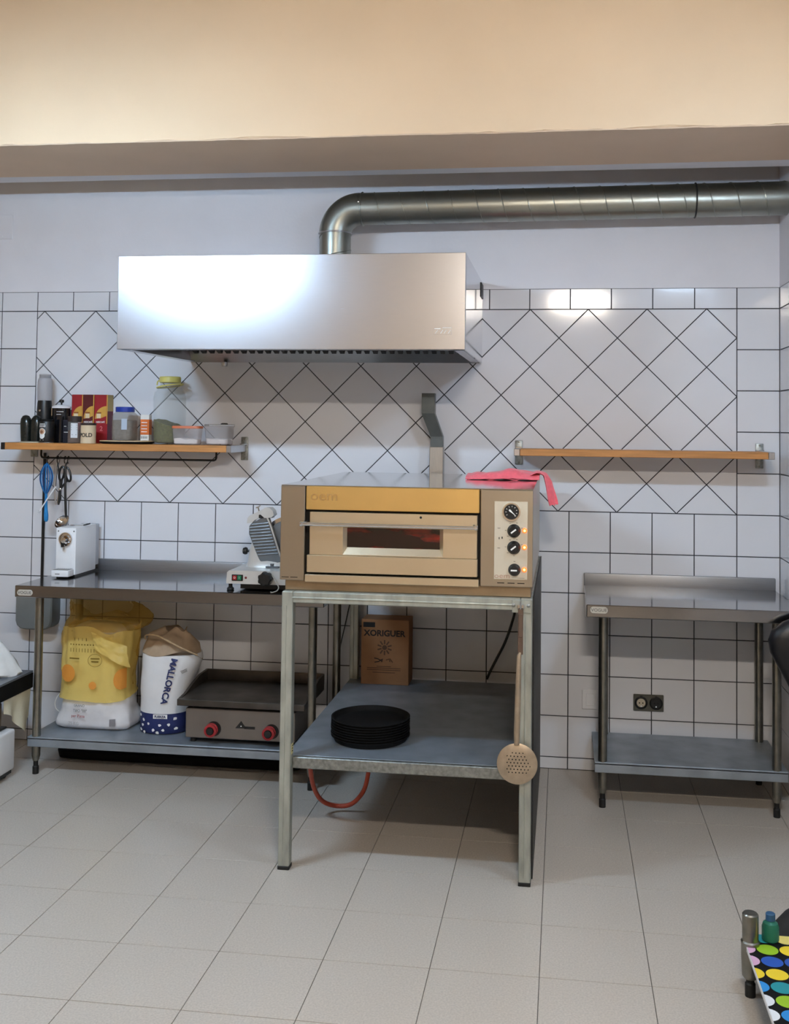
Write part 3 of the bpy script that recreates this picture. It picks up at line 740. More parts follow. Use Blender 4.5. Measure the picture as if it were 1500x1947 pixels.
obj('start_button', B().box(1.297, 1.316, -.552, -.549, TZ+.050, TZ+.070, .001), mat('green button', rgb(30, 112, 76), .4), sw, label='green start button')
text('O', .012, flat(1.2845, -.5521, TZ+.060), WHITEINK, sw); text('I', .012, flat(1.3065, -.5521, TZ+.060), WHITEINK, sw)
obj('pilot_light', B().lathe([(.0055, 0), (.0055, -.002), (0, -.004)], (1.336, -.545, TZ+.061), 14, 'y', cap1=False), mat('dark red', rgb(92, 16, 18), .3), bs)
kn = []
for k in range(24):
    a = 2*PI*k/24; r = .031+.003*math.cos(7*a); kn.append((r*math.cos(a), r*math.sin(a)))
obj('thickness_knob', B().prism([(1.432+a, TZ+.060+b) for a, b in kn], 'y', -.545, -.578, .004), BLACK, bs)
hous = B().rings([superring(1.40, -.35, TZ+z, rx, ry, 3.2, 28) for z, rx, ry in ((.090, .118, .080), (.100, .112, .076), (.118, .108, .072), (.165, .104, .066), (.205, .092, .058), (.232, .072, .045), (.243, .040, .025))])
obj('motor_housing', hous, SLICERW, sl, smooth=50)
obj('blade', B().cyl((1.488, -.395, TZ+.215), (1.488, -.403, TZ+.215), .115, seg=48), CHROME, sl)
# carriage plate with ribs
th = Matrix.Translation((1.385, -.425, 1.125)) @ Matrix.Rotation(math.radians(6), 4, 'X') @ Matrix.Translation((-1.385, .425, -1.125))
pl = [(1.312, 1.150), (1.314, 1.186), (1.326, 1.200), (1.392, 1.236), (1.410, 1.231), (1.424, 1.180), (1.446, 1.105), (1.468, 1.050), (1.466, 1.022), (1.440, 1.008), (1.384, 1.006), (1.364, 1.020), (1.348, 1.056)]
cg = obj('guard_plate', B().prism(pl, 'y', -.415, -.432, .003).xf(th), SLICERG, sl)
def edge_x(z, side):
    xs_ = []
    for k in range(len(pl)):
        a, b2 = pl[k], pl[(k+1) % len(pl)]
        if (a[1]-z)*(b2[1]-z) < 0: xs_.append(a[0]+(z-a[1])/(b2[1]-a[1])*(b2[0]-a[0]))
    return min(xs_) if side < 0 else max(xs_)
for k in range(11):
    z = 1.056+k*.0142
    xa, xb = edge_x(z-.004, -1)+.005, edge_x(z+.006, 1)-.010
    obj('rib', B().tube([(xa, -.4325, z-.004), ((xa+xb)/2, -.4335, z+.001), (xb, -.4325, z+.006)], .0042, 8).xf(th), SLICERG, cg)
obj('guard_edge', B().tube([(1.402, -.436, 1.232), (1.418, -.437, 1.195), (1.438, -.437, 1.135), (1.456, -.437, 1.075), (1.470, -.436, 1.035)], .0045, 8).xf(th), SLICERW, cg)
obj('blade_cover', B().lathe([(.098, 0), (.096, -.008), (.06, -.014), (0, -.016)], (1.488, -.404, TZ+.215), 40, 'y', cap1=False), SLICERG, sl)
arm = B().prism([(1.304, 1.198), (1.306, 1.222), (1.316, 1.234), (1.384, 1.268), (1.396, 1.256), (1.390, 1.236), (1.340, 1.214), (1.330, 1.202)], 'y', -.44, -.40, .003)
obj('clamp_arm', arm, SLICERW, sl)
obj('clamp_head', B().prism([(1.374, 1.240), (1.376, 1.258), (1.392, 1.274), (1.414, 1.274), (1.430, 1.260), (1.436, 1.240), (1.424, 1.228), (1.392, 1.226)], 'y', -.452, -.39, .004), SLICERW, sl)
obj('clamp_pad', B().box(1.362, 1.384, -.447, -.40, 1.224, 1.240, .002).box(1.404, 1.426, -.447, -.40, 1.226, 1.238, .002), BLACK, sl)
obj('wing_nut', B().cyl((1.358, -.42, 1.246), (1.350, -.42, 1.276), .003, seg=8).tube([(1.340, -.42, 1.270), (1.350, -.42, 1.272), (1.362, -.42, 1.282)], [.003, .0035, .003], 8), CHROME, sl)
obj('side_knob', B().lathe([(.006, 0), (.006, -.012), (.016, -.016), (.018, -.024), (.014, -.034), (0, -.037)], (1.298, -.36, 1.060), 18, 'x', cap1=False), BLACK, sl)
obj('pivot', B().cyl((1.424, -.42, TZ+.093), (1.424, -.42, 1.012), .010, seg=14).box(1.396, 1.46, -.44, -.39, TZ+.093, TZ+.101, .002), SLICERG, sl)
obj('cord', B().tube(spl([(1.462, -.552, TZ+.075), (1.478, -.572, TZ+.062), (1.490, -.578, TZ+.045), (1.500, -.580, TZ+.028), (1.496, -.590, TZ+.014), (1.480, -.593, TZ+.007), (1.468, -.588, TZ+.005), (1.463, -.575, TZ+.005)]), .0026, 8), mat('grey cord', rgb(170, 164, 156), .5), sl)

# ------------------------------------------------------------------ things on the long table's undershelf
UZ = .1765
def sack_noise(amp, s, seed):
    return lambda p, a: p+Vector((math.cos(a), math.sin(a), 0))*amp*nz((p.x+seed, p.y, p.z*1.3), s)+Vector((0, 0, amp*.4*nz((p.x, p.y+seed, p.z), s)))
s1 = thing('flour_sack', 'white woven flour sack covered by a crumpled yellow plastic bag', 'sack', (.505, -.235, UZ))
def ridge(p, s, seed): return 1-2*abs(mnoise.noise(Vector((p.x*s+seed, p.y*s, p.z*s*.8))))
def wr1(amp, seed):
    def f(p, a):
        d = amp*(.7*nz((p.x+seed, p.y, p.z*1.2), 9)+.45*(ridge(p, 13, seed)-.5)+.25*(ridge(p, 30, seed+5)-.5))
        return p+Vector((math.cos(a), math.sin(a), 0))*d+Vector((0, 0, amp*.5*nz((p.x, p.y+seed, p.z), 10)))
    return f
fn = wr1(.013, 3)
rings = []
for k in range(34):
    z = .50*k/33
    tab = ((0, .172, .100, .512), (.010, .190, .120, .512), (.03, .190, .127, .511), (.08, .174, .128, .506), (.13, .166, .128, .503), (.17, .154, .120, .500), (.33, .146, .112, .498), (.43, .138, .102, .496), (.48, .110, .07, .496), (.51, .05, .03, .498))
    for q in range(len(tab)-1):
        if tab[q][0] <= z <= tab[q+1][0]:
            t_ = (z-tab[q][0])/(tab[q+1][0]-tab[q][0]); rx, ry, cx = [tab[q][m]*(1-t_)+tab[q+1][m]*t_ for m in (1, 2, 3)]; break
    ex = 3.2+3*max(0, 1-z/.08)
    rings.append(superring(cx, -.235, UZ+z+(.001 if k == 0 else 0), rx, ry, ex, 72, fn if .012 < z else None))
obj('sack_body', B().rings(rings), SACKW, s1, smooth=80)
f2 = wr1(.012, 6)
rings = []
for k in range(22):
    z = .146+.336*k/21
    low = math.exp(-((z-.150)/.012)**2)*.006
    rx = .172-.010*(z-.146)/.336; ry = .138-.012*(z-.146)/.336
    def fe(p, a, z=z):
        q = f2(p, a)
        if z > .46: q.z += .014*math.sin(3*a+1)+.008*math.sin(7*a)
        if z < .16: q.z += .006*math.sin(2*a+.5)
        q.x += .045*max(0, math.cos(a))**3*max(0, (z-.25)/.23)
        q += Vector((math.cos(a), math.sin(a), 0))*.0035*math.sin(17*a+14*z)*min(1, (z-.14)*8)
        return q
    rings.append(superring(.500-.008*(z-.146)/.336, -.237, UZ+z, rx+low, ry+low, 3.0, 84, fe))
obj('bag_body', B().rings(rings, False, False), YBAG, s1, smooth=80, label='yellow translucent plastic bag around the sack')
rings = []
for k in range(12):
    t_ = k/11; z = .470+.142*t_
    rx = .160-.030*t_**2; ry = .118-.050*t_; cx = .492+.006*math.sin(PI*t_)-.012*t_; cy = -.237+.040*t_
    def f3(p, a, t_=t_):
        q = wr1(.012+.030*t_, 8)(p, a)
        kx = max(0, math.cos(a))**2
        q.x += .045*kx+.060*kx*math.sin(PI*min(1, t_*1.1))**.8
        q += Vector((math.cos(a), math.sin(a), 0))*.007*math.sin(13*a+9*t_)*t_
        q.z += -.030*kx*t_-.055*max(0, -math.sin(a))*t_*t_+.012*t_*math.sin(5*a)
        return q
    rings.append(superring(cx, cy, UZ+z, rx, ry, 2.6, 84, f3))
obj('bag_mouth', B().rings(rings, False, False), YBAGT, s1, smooth=80, label='open crumpled mouth of the yellow bag')
def flap(u, v):
    x = .520+.165*u+.020*v; z = UZ+.476-.075*v*(1+.35*u)-.070*u; y = -.380-.018*math.sin(PI*u)*(.4+v)+.035*u*u
    return Vector((x, y+.006*math.sin(9*u+4*v)+.006*nz((u*4, v*4, 1), 1.5), z))
obj('bag_flap', B().sheet(flap, 18, 12), YBAG, s1, smooth=80)
def tail(u, v):     # loose film down the right-hand side of the bag
    return Vector((.655+.040*u*(1-.6*v)+.010*math.sin(6*v), -.225+.02*u+.012*math.sin(9*v+3*u), UZ+.455-.26*v))
obj('bag_tail', B().sheet(tail, 10, 20), YBAGT, s1, smooth=80)
FX_, FY_ = .5, -.237
def sackfn(x, z, off=.0035, ry=.139):
    def f(u, v, d):
        X = x+u; Z = z+v
        rx = .170; q = min(.999, abs((X-.5)/rx)); y = -.240-ry*(1-q**3.0)**(1/3.0)
        p = Vector((X, y, Z)); a = math.atan2((p.y+.237)/ry, (X-.5)/rx)
        return (X, y-off-d-.006, Z)
    return f
for cx_, cz_, rx_, rz_ in ((.405, UZ+.275, .040, .042), (.536, UZ+.222, .019, .019), (.660, UZ+.245, .030, .050)):
    bd = B()
    ring = [(cx_+rx_*math.cos(2*PI*k/24), cz_+rz_*math.sin(2*PI*k/24)) for k in range(24)]
    ring = [(min(max(a, .338), .668), b2) for a, b2 in ring]
    rs = []
    for sc in (1, .5, .02):
        rs.append([sackfn(cx_+(a-cx_)*sc, cz_+(b2-cz_)*sc, .004)(0, 0, 0) for a, b2 in ring])
    bd.rings(rs, False, True)
    obj('orange_spot', bd, mat('orange spot', rgb(224, 150, 62), .5), s1, smooth=80)
INKB = mat('bag print', rgb(150, 122, 44), .6)
for k in range(11): obj('bar_print', B().box(-.0034, .0034, -.0006, 0, -.003, .003).warp(lambda c, k=k: Vector(sackfn(.420+k*.0145, UZ+.415)(c.x, c.z, 0))), INKB, s1, smooth=0)
for k in range(9): obj('bar_print', B().box(-.0016, .0016, -.0006, 0, -.009, .009).warp(lambda c, k=k: Vector(sackfn(.420+k*.0150, UZ+.388)(c.x, c.z, 0))), INKB, s1, smooth=0)
for k in range(4): obj('bar_print', B().box(-.0016, .0016, -.0006, 0, -.007, .007).warp(lambda c, k=k: Vector(sackfn(.440+k*.020, UZ+.440)(c.x, c.z, 0))), INKB, s1, smooth=0)
obj('seal_print', B().tube([sackfn(.545+.034*math.cos(2*PI*k/28), UZ+.342+.030*math.sin(2*PI*k/28), .004)(0, 0, 0) for k in range(28)], .0012, 6, closed=True), INKB, s1)
for sx_, sz_, sw_ in ((.545, .350, .022), (.545, .336, .018), (.440, .348, .026)): obj('bar_print', B().box(-sw_, sw_, -.0006, 0, -.003, .003).warp(lambda c: Vector(sackfn(sx_, UZ+sz_)(c.x, c.z, 0))), INKB, s1, smooth=0)
def lowfn(x, z):
    return lambda u, v, d: (x+u, -.235-.132*(1-min(.99, abs((x+u-.508)/.178))**3.2)**(1/3.2)-.015-d, z+v)
text('GRANO', .017, lowfn(.468, UZ+.122), GREYINK, s1, xs=.9); text('TIPO "00"', .019, lowfn(.472, UZ+.097), GREYINK, s1, xs=.9)
text('per Pizza', .020, lowfn(.462, UZ+.072), REDINK, s1, xs=.95); text('25 KG', .022, lowfn(.440, UZ+.036), mat('outline print', rgb(176, 172, 170), .7), s1, xs=.95)
obj('label_print', B().box(-.013, .013, -.0006, 0, -.017, .017).warp(lambda c: Vector(lowfn(.632, UZ+.045)(c.x, c.z, .004))), mat('pale grey print', rgb(172, 168, 170), .7), s1, smooth=0)
obj('strap', B().tube(spl([(.330, -.24, UZ+.155), (.300, -.26, UZ+.135), (.288, -.27, UZ+.100), (.296, -.27, UZ+.068), (.322, -.26, UZ+.050), (.338, -.25, UZ+.047)]), .0022, 8), WHITEINK, s1)

s2 = thing('paper_sack', 'white and navy paper flour sack tied with twine beside the griddle', 'sack', (.86, -.25, UZ))
f4 = sack_noise(.006, 12, 21)
sec = ((.000, .112, .112, .858), (.006, .122, .122, .858), (.05, .121, .121, .858), (.098, .121, .121, .858), (.104, .121, .121, .858), (.15, .122, .122, .859), (.20, .123, .123, .860), (.25, .126, .122, .864), (.30, .138, .122, .876), (.34, .146, .120, .884), (.372, .142, .114, .884), (.40, .128, .102, .884), (.43, .108, .085, .880), (.452, .092, .066, .876), (.462, .072, .05, .874))
def cyl_rings(z0, z1, grow=0, f=None):
    return [superring(cx, -.25, UZ+z, rx+grow, ry+grow, 2.3, 48, f if f and z > .11 else None) for z, rx, ry, cx in sec if z0-1e-6 <= z <= z1+1e-6]
obj('bottom_band', B().rings(cyl_rings(0, .098)), NAVY, s2, smooth=70)
obj('sack_body', B().rings(cyl_rings(.098, .372, .0004, f4)), PAPERW, s2, smooth=70)
def fk(p, a):
    q = wr1(.034, 31)(p, a); q.z += .012*math.sin(4*a+1); return q
rings = [superring(cx, -.25, UZ+z, rx+.004, ry+.004, 2.3, 48, lambda p, a: f4(p, a)+Vector((0, 0, -.022*math.sin(3*a+.6)-.02*math.cos(2*a)))) for z, rx, ry, cx in sec if abs(z-.372) < .001]
rings += [superring(cx, -.25, UZ+z, rx+.002, ry+.002, 2.2, 48, fk) for z, rx, ry, cx in sec if z > .38]
rings += [superring(.885, -.25, UZ+.478, .05, .034, 2, 48, fk), superring(.90, -.25, UZ+.492, .040, .024, 2, 48, fk)]
obj('kraft_top', B().rings(rings), KRAFT, s2, smooth=50, label='folded brown kraft paper top')
obj('twine', B().tube(spl([(.762, -.300, UZ+.436), (.782, -.352, UZ+.462), (.820, -.384, UZ+.476), (.862, -.390, UZ+.472), (.905, -.388, UZ+.452), (.955, -.378, UZ+.424), (1.000, -.352, UZ+.396), (1.030, -.315, UZ+.372)]), .0042, 8), TWINE, s2)
def paperfn(x, z, ang):
    ca, sa = math.cos(ang), math.sin(ang)
    def f(u, v, d):
        X, Z = u*ca-v*sa, u*sa+v*ca
        X += x; Z += z
        zz = Z-UZ; rx, ry, cx = .123, .122, .86
        for k in range(len(sec)-1):
            if sec[k][0] <= zz <= sec[k+1][0]:
                t = (zz-sec[k][0])/(sec[k+1][0]-sec[k][0]+1e-9)
                rx, ry, cx = [sec[k][q]*(1-t)+sec[k+1][q]*t for q in (1, 2, 3)]
        q = min(.985, abs((X-cx)/rx)); y = -.25-ry*(1-q**2.3)**(1/2.3)
        return (X, y-.0075-d, Z)
    return f
text('MALLORCA', .041, paperfn(.912, UZ+.255, -PI/2-.22), BLUEINK, s2, bold=.0012, xs=1.03)
text('F', .034, paperfn(.862, UZ+.425, -PI/2-.5), BLACKINK, s2, bold=.0008)
lb = obj('label', B().box(-.034, .034, -.0008, 0, -.010, .010).warp(lambda c: Vector(paperfn(.872, UZ+.086, 0)(c.x, c.z, -.0035-c.y))), WHITEINK, s2, smooth=0)
text('FUERZA', .016, lambda u, v, d: Vector(paperfn(.872, UZ+.086, 0)(u, v, d))+Vector((0, .0015, 0)), BLUEINK, s2, bold=.0004, xs=.95)
rr_ = random.Random(11)
for k, (ax, az) in enumerate(((-.098, .082), (-.082, .040), (-.075, .064), (-.092, .016), (-.045, .050), (.012, .045), (.055, .048), (-.020, .022), (.030, .022), (-.068, .008), (.002, .010), (.080, .075), (.085, .028))):
    pts_ = [(.009*math.cos(a)*rr_.uniform(.6, 1.1), .008*math.sin(a)*rr_.uniform(.6, 1.1)) for a in [2*PI*q/8 for q in range(8)]]
    obj('map_mark', B().prism(pts_, 'y', 0, -.0004).warp(lambda c, ax=ax, az=az: Vector(paperfn(.858+ax, UZ+az, 0)(c.x, c.z, -.0045-c.y))), WHITEINK, s2, smooth=0)
for k in range(3): obj('print_line', B().box(-.014+.003*k, .014, -.0004, 0, -.0012, .0012).warp(lambda c, k=k: Vector(paperfn(.975, UZ+.305-.006*k, .35)(c.x, c.z, -.003))), GREYINK, s2, smooth=0)

# griddle
gr = thing('griddle', 'steel countertop gas griddle with two red knobs on the table undershelf', 'griddle', (1.30, -.28, UZ))
obj('body', B().box(1.032, 1.556, -.462, -.10, UZ+.024, UZ+.160, .003), GRIDB, gr)
for x, y in ((1.06, -.43), (1.53, -.43), (1.06, -.13), (1.53, -.13)): obj('foot', B().cyl((x, y, UZ), (x, y, UZ+.025), .014, .012, 14), RUBBER, gr)
obj('plate_support', B().box(1.06, 1.54, -.43, -.11, UZ+.160, UZ+.174), GAP, gr)
PZ_ = UZ+.174
obj('plate', B().box(.996, 1.604, -.484, -.085, PZ_, PZ_+.030, .002), IRON, gr)
obj('back_rim', B().box(1.000, 1.600, -.097, -.085, PZ_+.028, PZ_+.082, .004, 2), IRON, gr)
for x in (.996, 1.592):
    obj('side_rim', B().prism([(-.484, PZ_+.028), (-.085, PZ_+.028), (-.085, PZ_+.080), (-.20, PZ_+.078), (-.30, PZ_+.060), (-.40, PZ_+.036)], 'x', x, x+.012), IRON, gr)
for x in (1.160, 1.436):
    k_ = obj('knob', B().lathe([(.030, 0), (.030, -.004), (.024, -.006), (.024, -.014), (.029, -.018), (.029, -.028), (.019, -.030), (.0185, -.022), (0, -.022)], (x, -.462, UZ+.066), 32, 'y', cap1=False), RED, gr, label='red knob with black centre')
    obj('knob_core', B().lathe([(.018, 0), (.016, -.012), (0, -.013)], (x, -.484, UZ+.066), 24, 'y', cap1=False), BLACK, k_)
    obj('bezel', B().lathe([(.034, 0), (.034, -.0015), (0, -.0016)], (x+.010, -.462, UZ+.070), 24, 'y', cap1=False), BLACK, k_)
obj('emblem', B().prism([(1.272, UZ+.078), (1.325, UZ+.078), (1.300, UZ+.112)], 'y', -.462, -.4635), BLACK, gr, smooth=0)
obj('emblem', B().box(1.315, 1.366, -.4635, -.462, UZ+.076, UZ+.088), BLACK, gr, smooth=0)
obj('emblem_dot', B().lathe([(.003, 0), (.003, -.001), (0, -.0012)], (1.300, -.4635, UZ+.088), 10, 'y', cap1=False), WHITEINK, gr)

tag(obj('floor_tray', B().rings([superring(.91, -.165, z, rx, ry, 8, 48) for z, rx, ry in ((0, .60, .085), (.004, .615, .098), (.04, .622, .105), (.046, .618, .10))]), BLACKM, base=(.91, -.165, 0)),
    'long flat black plastic tray lying on the floor beneath the table', 'tray')
gx = B()
prof = [(-.03, .765), (.168, .765), (.168, .635), (.160, .612), (.142, .597), (.12, .592), (.02, .592), (-.004, .597), (-.022, .612), (-.03, .635)]
tag(obj('wall_box', gx.prism(prof, 'y', -.001, -.095, .006), GREYP, base=(.07, -.05, .6)), 'grey rounded plastic dispenser box fixed to the wall behind the table leg', 'wall box')
tag(obj('conduit', B().cyl((.068, -.012, .766), (.068, -.012, 1.50), .0075, seg=12), BLACK, base=(.068, -.012, .766)), 'thin black conduit running down the wall from the crowded shelf', 'conduit')

# ------------------------------------------------------------------ wall shelves
def wall_shelf(label, x0, x1, z0, z1, plates, arms, cap=None):
    t = thing('wall_shelf', label, 'shelf', ((x0+x1)/2, -.12, z0))
    obj('board', B().box(x0, x1, -.25, -.030, z0, z1, .002), WOOD, t)
    for x in plates:
        p_ = obj('wall_plate', B().box(x-.0185, x+.0185, -.008, -.0005, 1.478, 1.597, .003, 2), GALV, t)
        for z in (1.487, 1.588): obj('screw', B().lathe([(.0045, 0), (.0035, -.002), (0, -.0025)], (x, -.008, z), 10, 'y', cap1=False), LEGM, p_)
        obj('prong', B().box(x-.0165, x+.0165, -.034, -.008, z1+.0005, z1+.006, .001), CHROME, p_)
    for xa, xb in arms:
        obj('bracket_arm', B().box(xa, xb, -.252, -.008, z0-.001, z1+.001, .002), STEEL, t)
    if cap: obj('end_cap', B().box(cap[0], cap[1], -.252, -.028, z0-.001, z1+.001, .002), BLACK, t)
    return t
wall_shelf('wooden wall shelf crowded with jars, cartons and tubs above the coffee machine', -.024, 1.133, 1.522, 1.556, (.004, 1.150), ((1.1335, 1.158),), (-.045, -.0245))
wall_shelf('bare wooden wall shelf on steel brackets above the short table', 2.5675, 3.700, 1.528, 1.560, (2.552, 3.704), ((2.540, 2.567), (3.7005, 3.728)))
tag(obj('utensil_rail', B().tube([(.104, -.12, 1.5215), (.104, -.12, 1.492), (.108, -.12, 1.482), (.116, -.12, 1.478), (.58, -.12, 1.478), (1.028, -.12, 1.478), (1.036, -.12, 1.482), (1.040, -.12, 1.492), (1.040, -.12, 1.5215)], .0055, 10), BLACK, base=(.57, -.12, 1.478)),
    'thin black utensil rail fixed beneath the crowded wooden shelf', 'rail')

# ------------------------------------------------------------------ things on the crowded shelf
SH = 1.556
t = thing('tool_holder', 'glossy black holder with two rounded upright handles on the wooden shelf', 'holder', (.085, -.195, SH))
obj('base', B().lathe([(0, 0), (.056, 0), (.056, .004), (.05, .007), (0, .007)], (.085, -.190, SH), 28, cap0=False, cap1=False), mat('cream rim', rgb(180, 172, 150), .5), t)
for x, lean in ((.060, -.004), (.112, .004)):
    rg_ = []
    for z, rx, ry in ((.007, .024, .024), (.03, .025, .026), (.07, .026, .026), (.10, .027, .025), (.122, .024, .021), (.136, .015, .013), (.140, .004, .004)):
        rg_.append(superring(x+lean*z*6, -.195, SH+z, rx, ry, 2.4, 24))
    obj('handle', B().rings(rg_), mat('glossy black', rgb(26, 30, 28), .22, var=.2, scale=20), t, smooth=60)
t = thing('bottle_mill', 'tall bottle with frosted upper half and black lower half on the shelf', 'bottle', (.098, -.085, SH))
obj('lower', B().lathe([(0, 0), (.038, 0), (.040, .004), (.039, .13), (.036, .205), (.034, .217), (0, .217)], (.098, -.085, SH), 32, cap0=False, cap1=False), BLACK, t)
obj('upper', B().lathe([(.034, .217), (.037, .222), (.037, .315), (.034, .328), (.028, .336), (.028, .350), (.024, .350), (.024, .335), (.031, .322), (.033, .312), (.033, .222), (.030, .217)], (.098, -.085, SH), 32, closed=True), FROST, t)
obj('cap', B().lathe([(.0295, .334), (.0295, .3535), (0, .3535)], (.098, -.085, SH), 28, cap0=False, cap1=False), CLEARP, t)
bd = obj('badge', B().lathe([(.006, 0), (.005, -.002), (0, -.0025)], (.094, -.1255, SH+.165), 12, 'y', cap1=False), CHROME, t)
t = thing('cocoa_tin', 'black drink powder tin picturing a white cup of frothy coffee', 'tin', (.172, -.200, SH))
obj('can', B().lathe([(0, 0), (.0345, 0), (.0355, .003), (.0355, .110), (.034, .113), (0, .113)], (.172, -.200, SH), 36, cap0=False, cap1=False), BLACK, t)
obj('lid', B().lathe([(.0358, .108), (.0358, .119), (.034, .120), (0, .120)], (.172, -.200, SH), 36, cap0=False, cap1=False), BLACKM, t)
obj('rim', B().lathe([(.0352, 0), (.0362, .001), (.0362, .003), (.0352, .004)], (.172, -.200, SH), 36, closed=True), STEEL, t)
wf = wrap(.172, -.200, .0357, SH+.05, -.2)
for k, (z, w_) in enumerate(((.046, .016), (.039, .019), (.032, .019))):
    for q in range(6): obj('print', B().box(-w_+q*w_*.34, -w_+q*w_*.34+w_*.26, 0, .0003, z-.0018, z+.0018).warp(lambda c: Vector(wf(c.x, c.z, c.y))), WHITEINK, t, smooth=0)
def disc_print(name, wfn, u0, v0, ru, rv, m_, parent, off):
    b_ = B(); ring = [(math.cos(2*PI*k/20), math.sin(2*PI*k/20)) for k in range(20)]
    b_.rings([[wfn(u0+ru*s_*a, v0+rv*s_*c, off) for a, c in ring] for s_ in (1, .5, .02)], False, True)
    return obj(name, b_, m_, parent, smooth=60)
disc_print('cup_print', wf, 0, .006, .019, .019, WHITEINK, t, .0004)
disc_print('cup_print', wf, .001, -.013, .015, .016, WHITEINK, t, .0005)
disc_print('froth_print', wf, 0, .008, .0155, .0145, mat('latte print', rgb(196, 160, 132), .6), t, .0008)
disc_print('froth_print', wf, -.001, .006, .009, .008, mat('coffee print', rgb(140, 92, 64), .6), t, .0011)
obj('print', B().box(-.010, .010, 0, .0004, -.037, -.033).warp(lambda c: Vector(wf(c.x, c.z, c.y))), WHITEINK, t, smooth=0)
t = thing('french_press', 'black and glass coffee press with a white lid and knob on the shelf', 'coffee press', (.186, -.075, SH))
obj('glass', B().lathe([(0, 0), (.045, 0), (.045, .178), (.042, .178), (.042, .004), (0, .004)], (.186, -.075, SH), 32, cap0=False, cap1=False), mat('black glass', rgb(20, 20, 24), .08), t)
obj('lid', B().lathe([(0, .178), (.048, .178), (.048, .186), (.035, .194), (0, .196)], (.186, -.075, SH), 32, cap0=False, cap1=False), WHITEP, t)
obj('knob', B().lathe([(.004, .195), (.004, .206), (.012, .209), (.012, .220), (.009, .223), (0, .223)], (.186, -.075, SH), 20, cap0=False, cap1=False), BLACK, t)
obj('band', B().box(.152, .156, -.116, -.112, SH+.05, SH+.178), CHROME, t)
wf2 = wrap(.186, -.075, .0453, SH+.16, .15)
for z, w_ in ((0, .018), (-.014, .012)):
    for q in range(5): obj('print', B().box(-.010+q*w_*.4, -.010+q*w_*.4+w_*.3, 0, .0003, z-.0015, z+.0015).warp(lambda c: Vector(wf2(c.x, c.z, c.y))), WHITEINK, t, smooth=0)
t = tag(obj('dark_carton', B().box(.2365, .2815, -.155, -.083, SH, SH+.118, .0015), mat('dark navy carton', rgb(22, 22, 34), .5), base=(.258, -.12, SH)), 'short near black carton behind the instant coffee jar', 'carton')
for z, w_ in ((.085, .012), (.055, .022)): obj('print', B().box(.243, .243+w_, -.1556, -.155, SH+z-.0015, SH+z+.0015), WHITEINK, t, smooth=0)

# three coffee cartons
for k, (x0, x1, m_, lab) in enumerate(((.2405, .3015, NRED, 'bright red soluble coffee carton next to the black coffee press'), (.3030, .3630, NDRED, 'dark maroon soluble coffee carton between two bright red ones'), (.3645, .4360, NRED, 'bright red soluble coffee carton with a gold topped side'))):
    t = thing('coffee_carton', lab, 'carton', ((x0+x1)/2, -.04, SH), 'coffee cartons on the shelf')
    top = SH+.250
    obj('box', B().box(x0, x1, -.072, -.004, SH, top, .001), m_, t, smooth=0)
    f_ = -.0722; xw = x1-x0
    obj('edge_stripe', B().box(x1-.005, x1, f_-.0002, f_+.0004, SH+.10, top), NGOLD, t, smooth=0)
    arc = [(x0+.003, SH+.125)]+[(x1-.006-(xw-.010)*math.sin(a)*1.0, SH+.125+.066*math.cos(a)) for a in [PI/2*(1-q/12) for q in range(13)]]+[(x1-.006, SH+.140), (x0+xw*.55, SH+.130)]
    obj('arch_print', B().prism(arc, 'y', f_, f_-.0003), NGOLD, t, smooth=0)
    obj('mug_print', B().box(x0+.014, x0+.036, f_-.0008, f_-.0003, SH+.128, SH+.152), mat('mug red', rgb(226, 206, 170), .5), t, smooth=0)
    obj('mug_rim', B().box(x0+.012, x0+.038, f_-.0008, f_-.0003, SH+.152, SH+.160), mat('mug brown', rgb(150, 90, 40), .5), t, smooth=0)
    text('NESCAFÉ', .0125, flat((x0+x1)/2-.001, f_-.0004, SH+.108), WHITEINK, t, bold=.0003, xs=.92)
    text('2' if k == 2 else '3', .034, flat((x0+x1)/2+.004, f_-.0004, SH+.074), mat('pink print', rgb(214, 120, 124), .6), t, bold=.0004)
    if k == 2:
        obj('side_print', B().box(x1, x1+.0006, -.071, -.005, SH+.165, top-.001), mat('gold side', rgb(178, 156, 96), .5), t, smooth=0)
        obj('side_print', B().box(x1, x1+.0006, -.071, -.005, SH+.001, SH+.165), NSIDE, t, smooth=0)
t = thing('instant_coffee_jar', 'small glass instant coffee jar with a dark lid and white label', 'jar', (.325, -.205, SH))
obj('glass', B().lathe([(0, 0), (.033, 0), (.0345, .004), (.0345, .105), (.030, .114), (.028, .114), (.032, .104), (.032, .005), (0, .003)], (.325, -.205, SH), 32, cap0=False, cap1=False), JARP, t)
obj('coffee', B().lathe([(0, .004), (.0315, .004), (.0315, .066), (0, .068)], (.325, -.205, SH), 28, cap0=False, cap1=False), COFFEE, t)
obj('lid', B().lathe([(.031, .108), (.0345, .110), (.0345, .134), (.032, .137), (0, .137)], (.325, -.205, SH), 32, cap0=False, cap1=False), mat('dark brown lid', rgb(42, 30, 28), .5), t)
wf3 = wrap(.325, -.205, .0349, SH+.062, .35)
obj('label', B().sheet(lambda u, v: Vector(wf3(-.016+.034*u, -.034+.074*v, .0003)), 10, 2), mat('pale label', rgb(206, 208, 212), .6), t)
for z, w_ in ((.030, .013), (.018, .014), (.007, .014), (-.018, .010)): obj('print', B().box(-w_, w_, 0, .0005, z-.002, z+.002).warp(lambda c: Vector(wf3(c.x+.001, c.z, c.y+.0004))), BLACKINK, t, smooth=0)
t = thing('beige_tin', 'beige round tin with black block letters beside the instant coffee', 'tin', (.3995, -.208, SH))
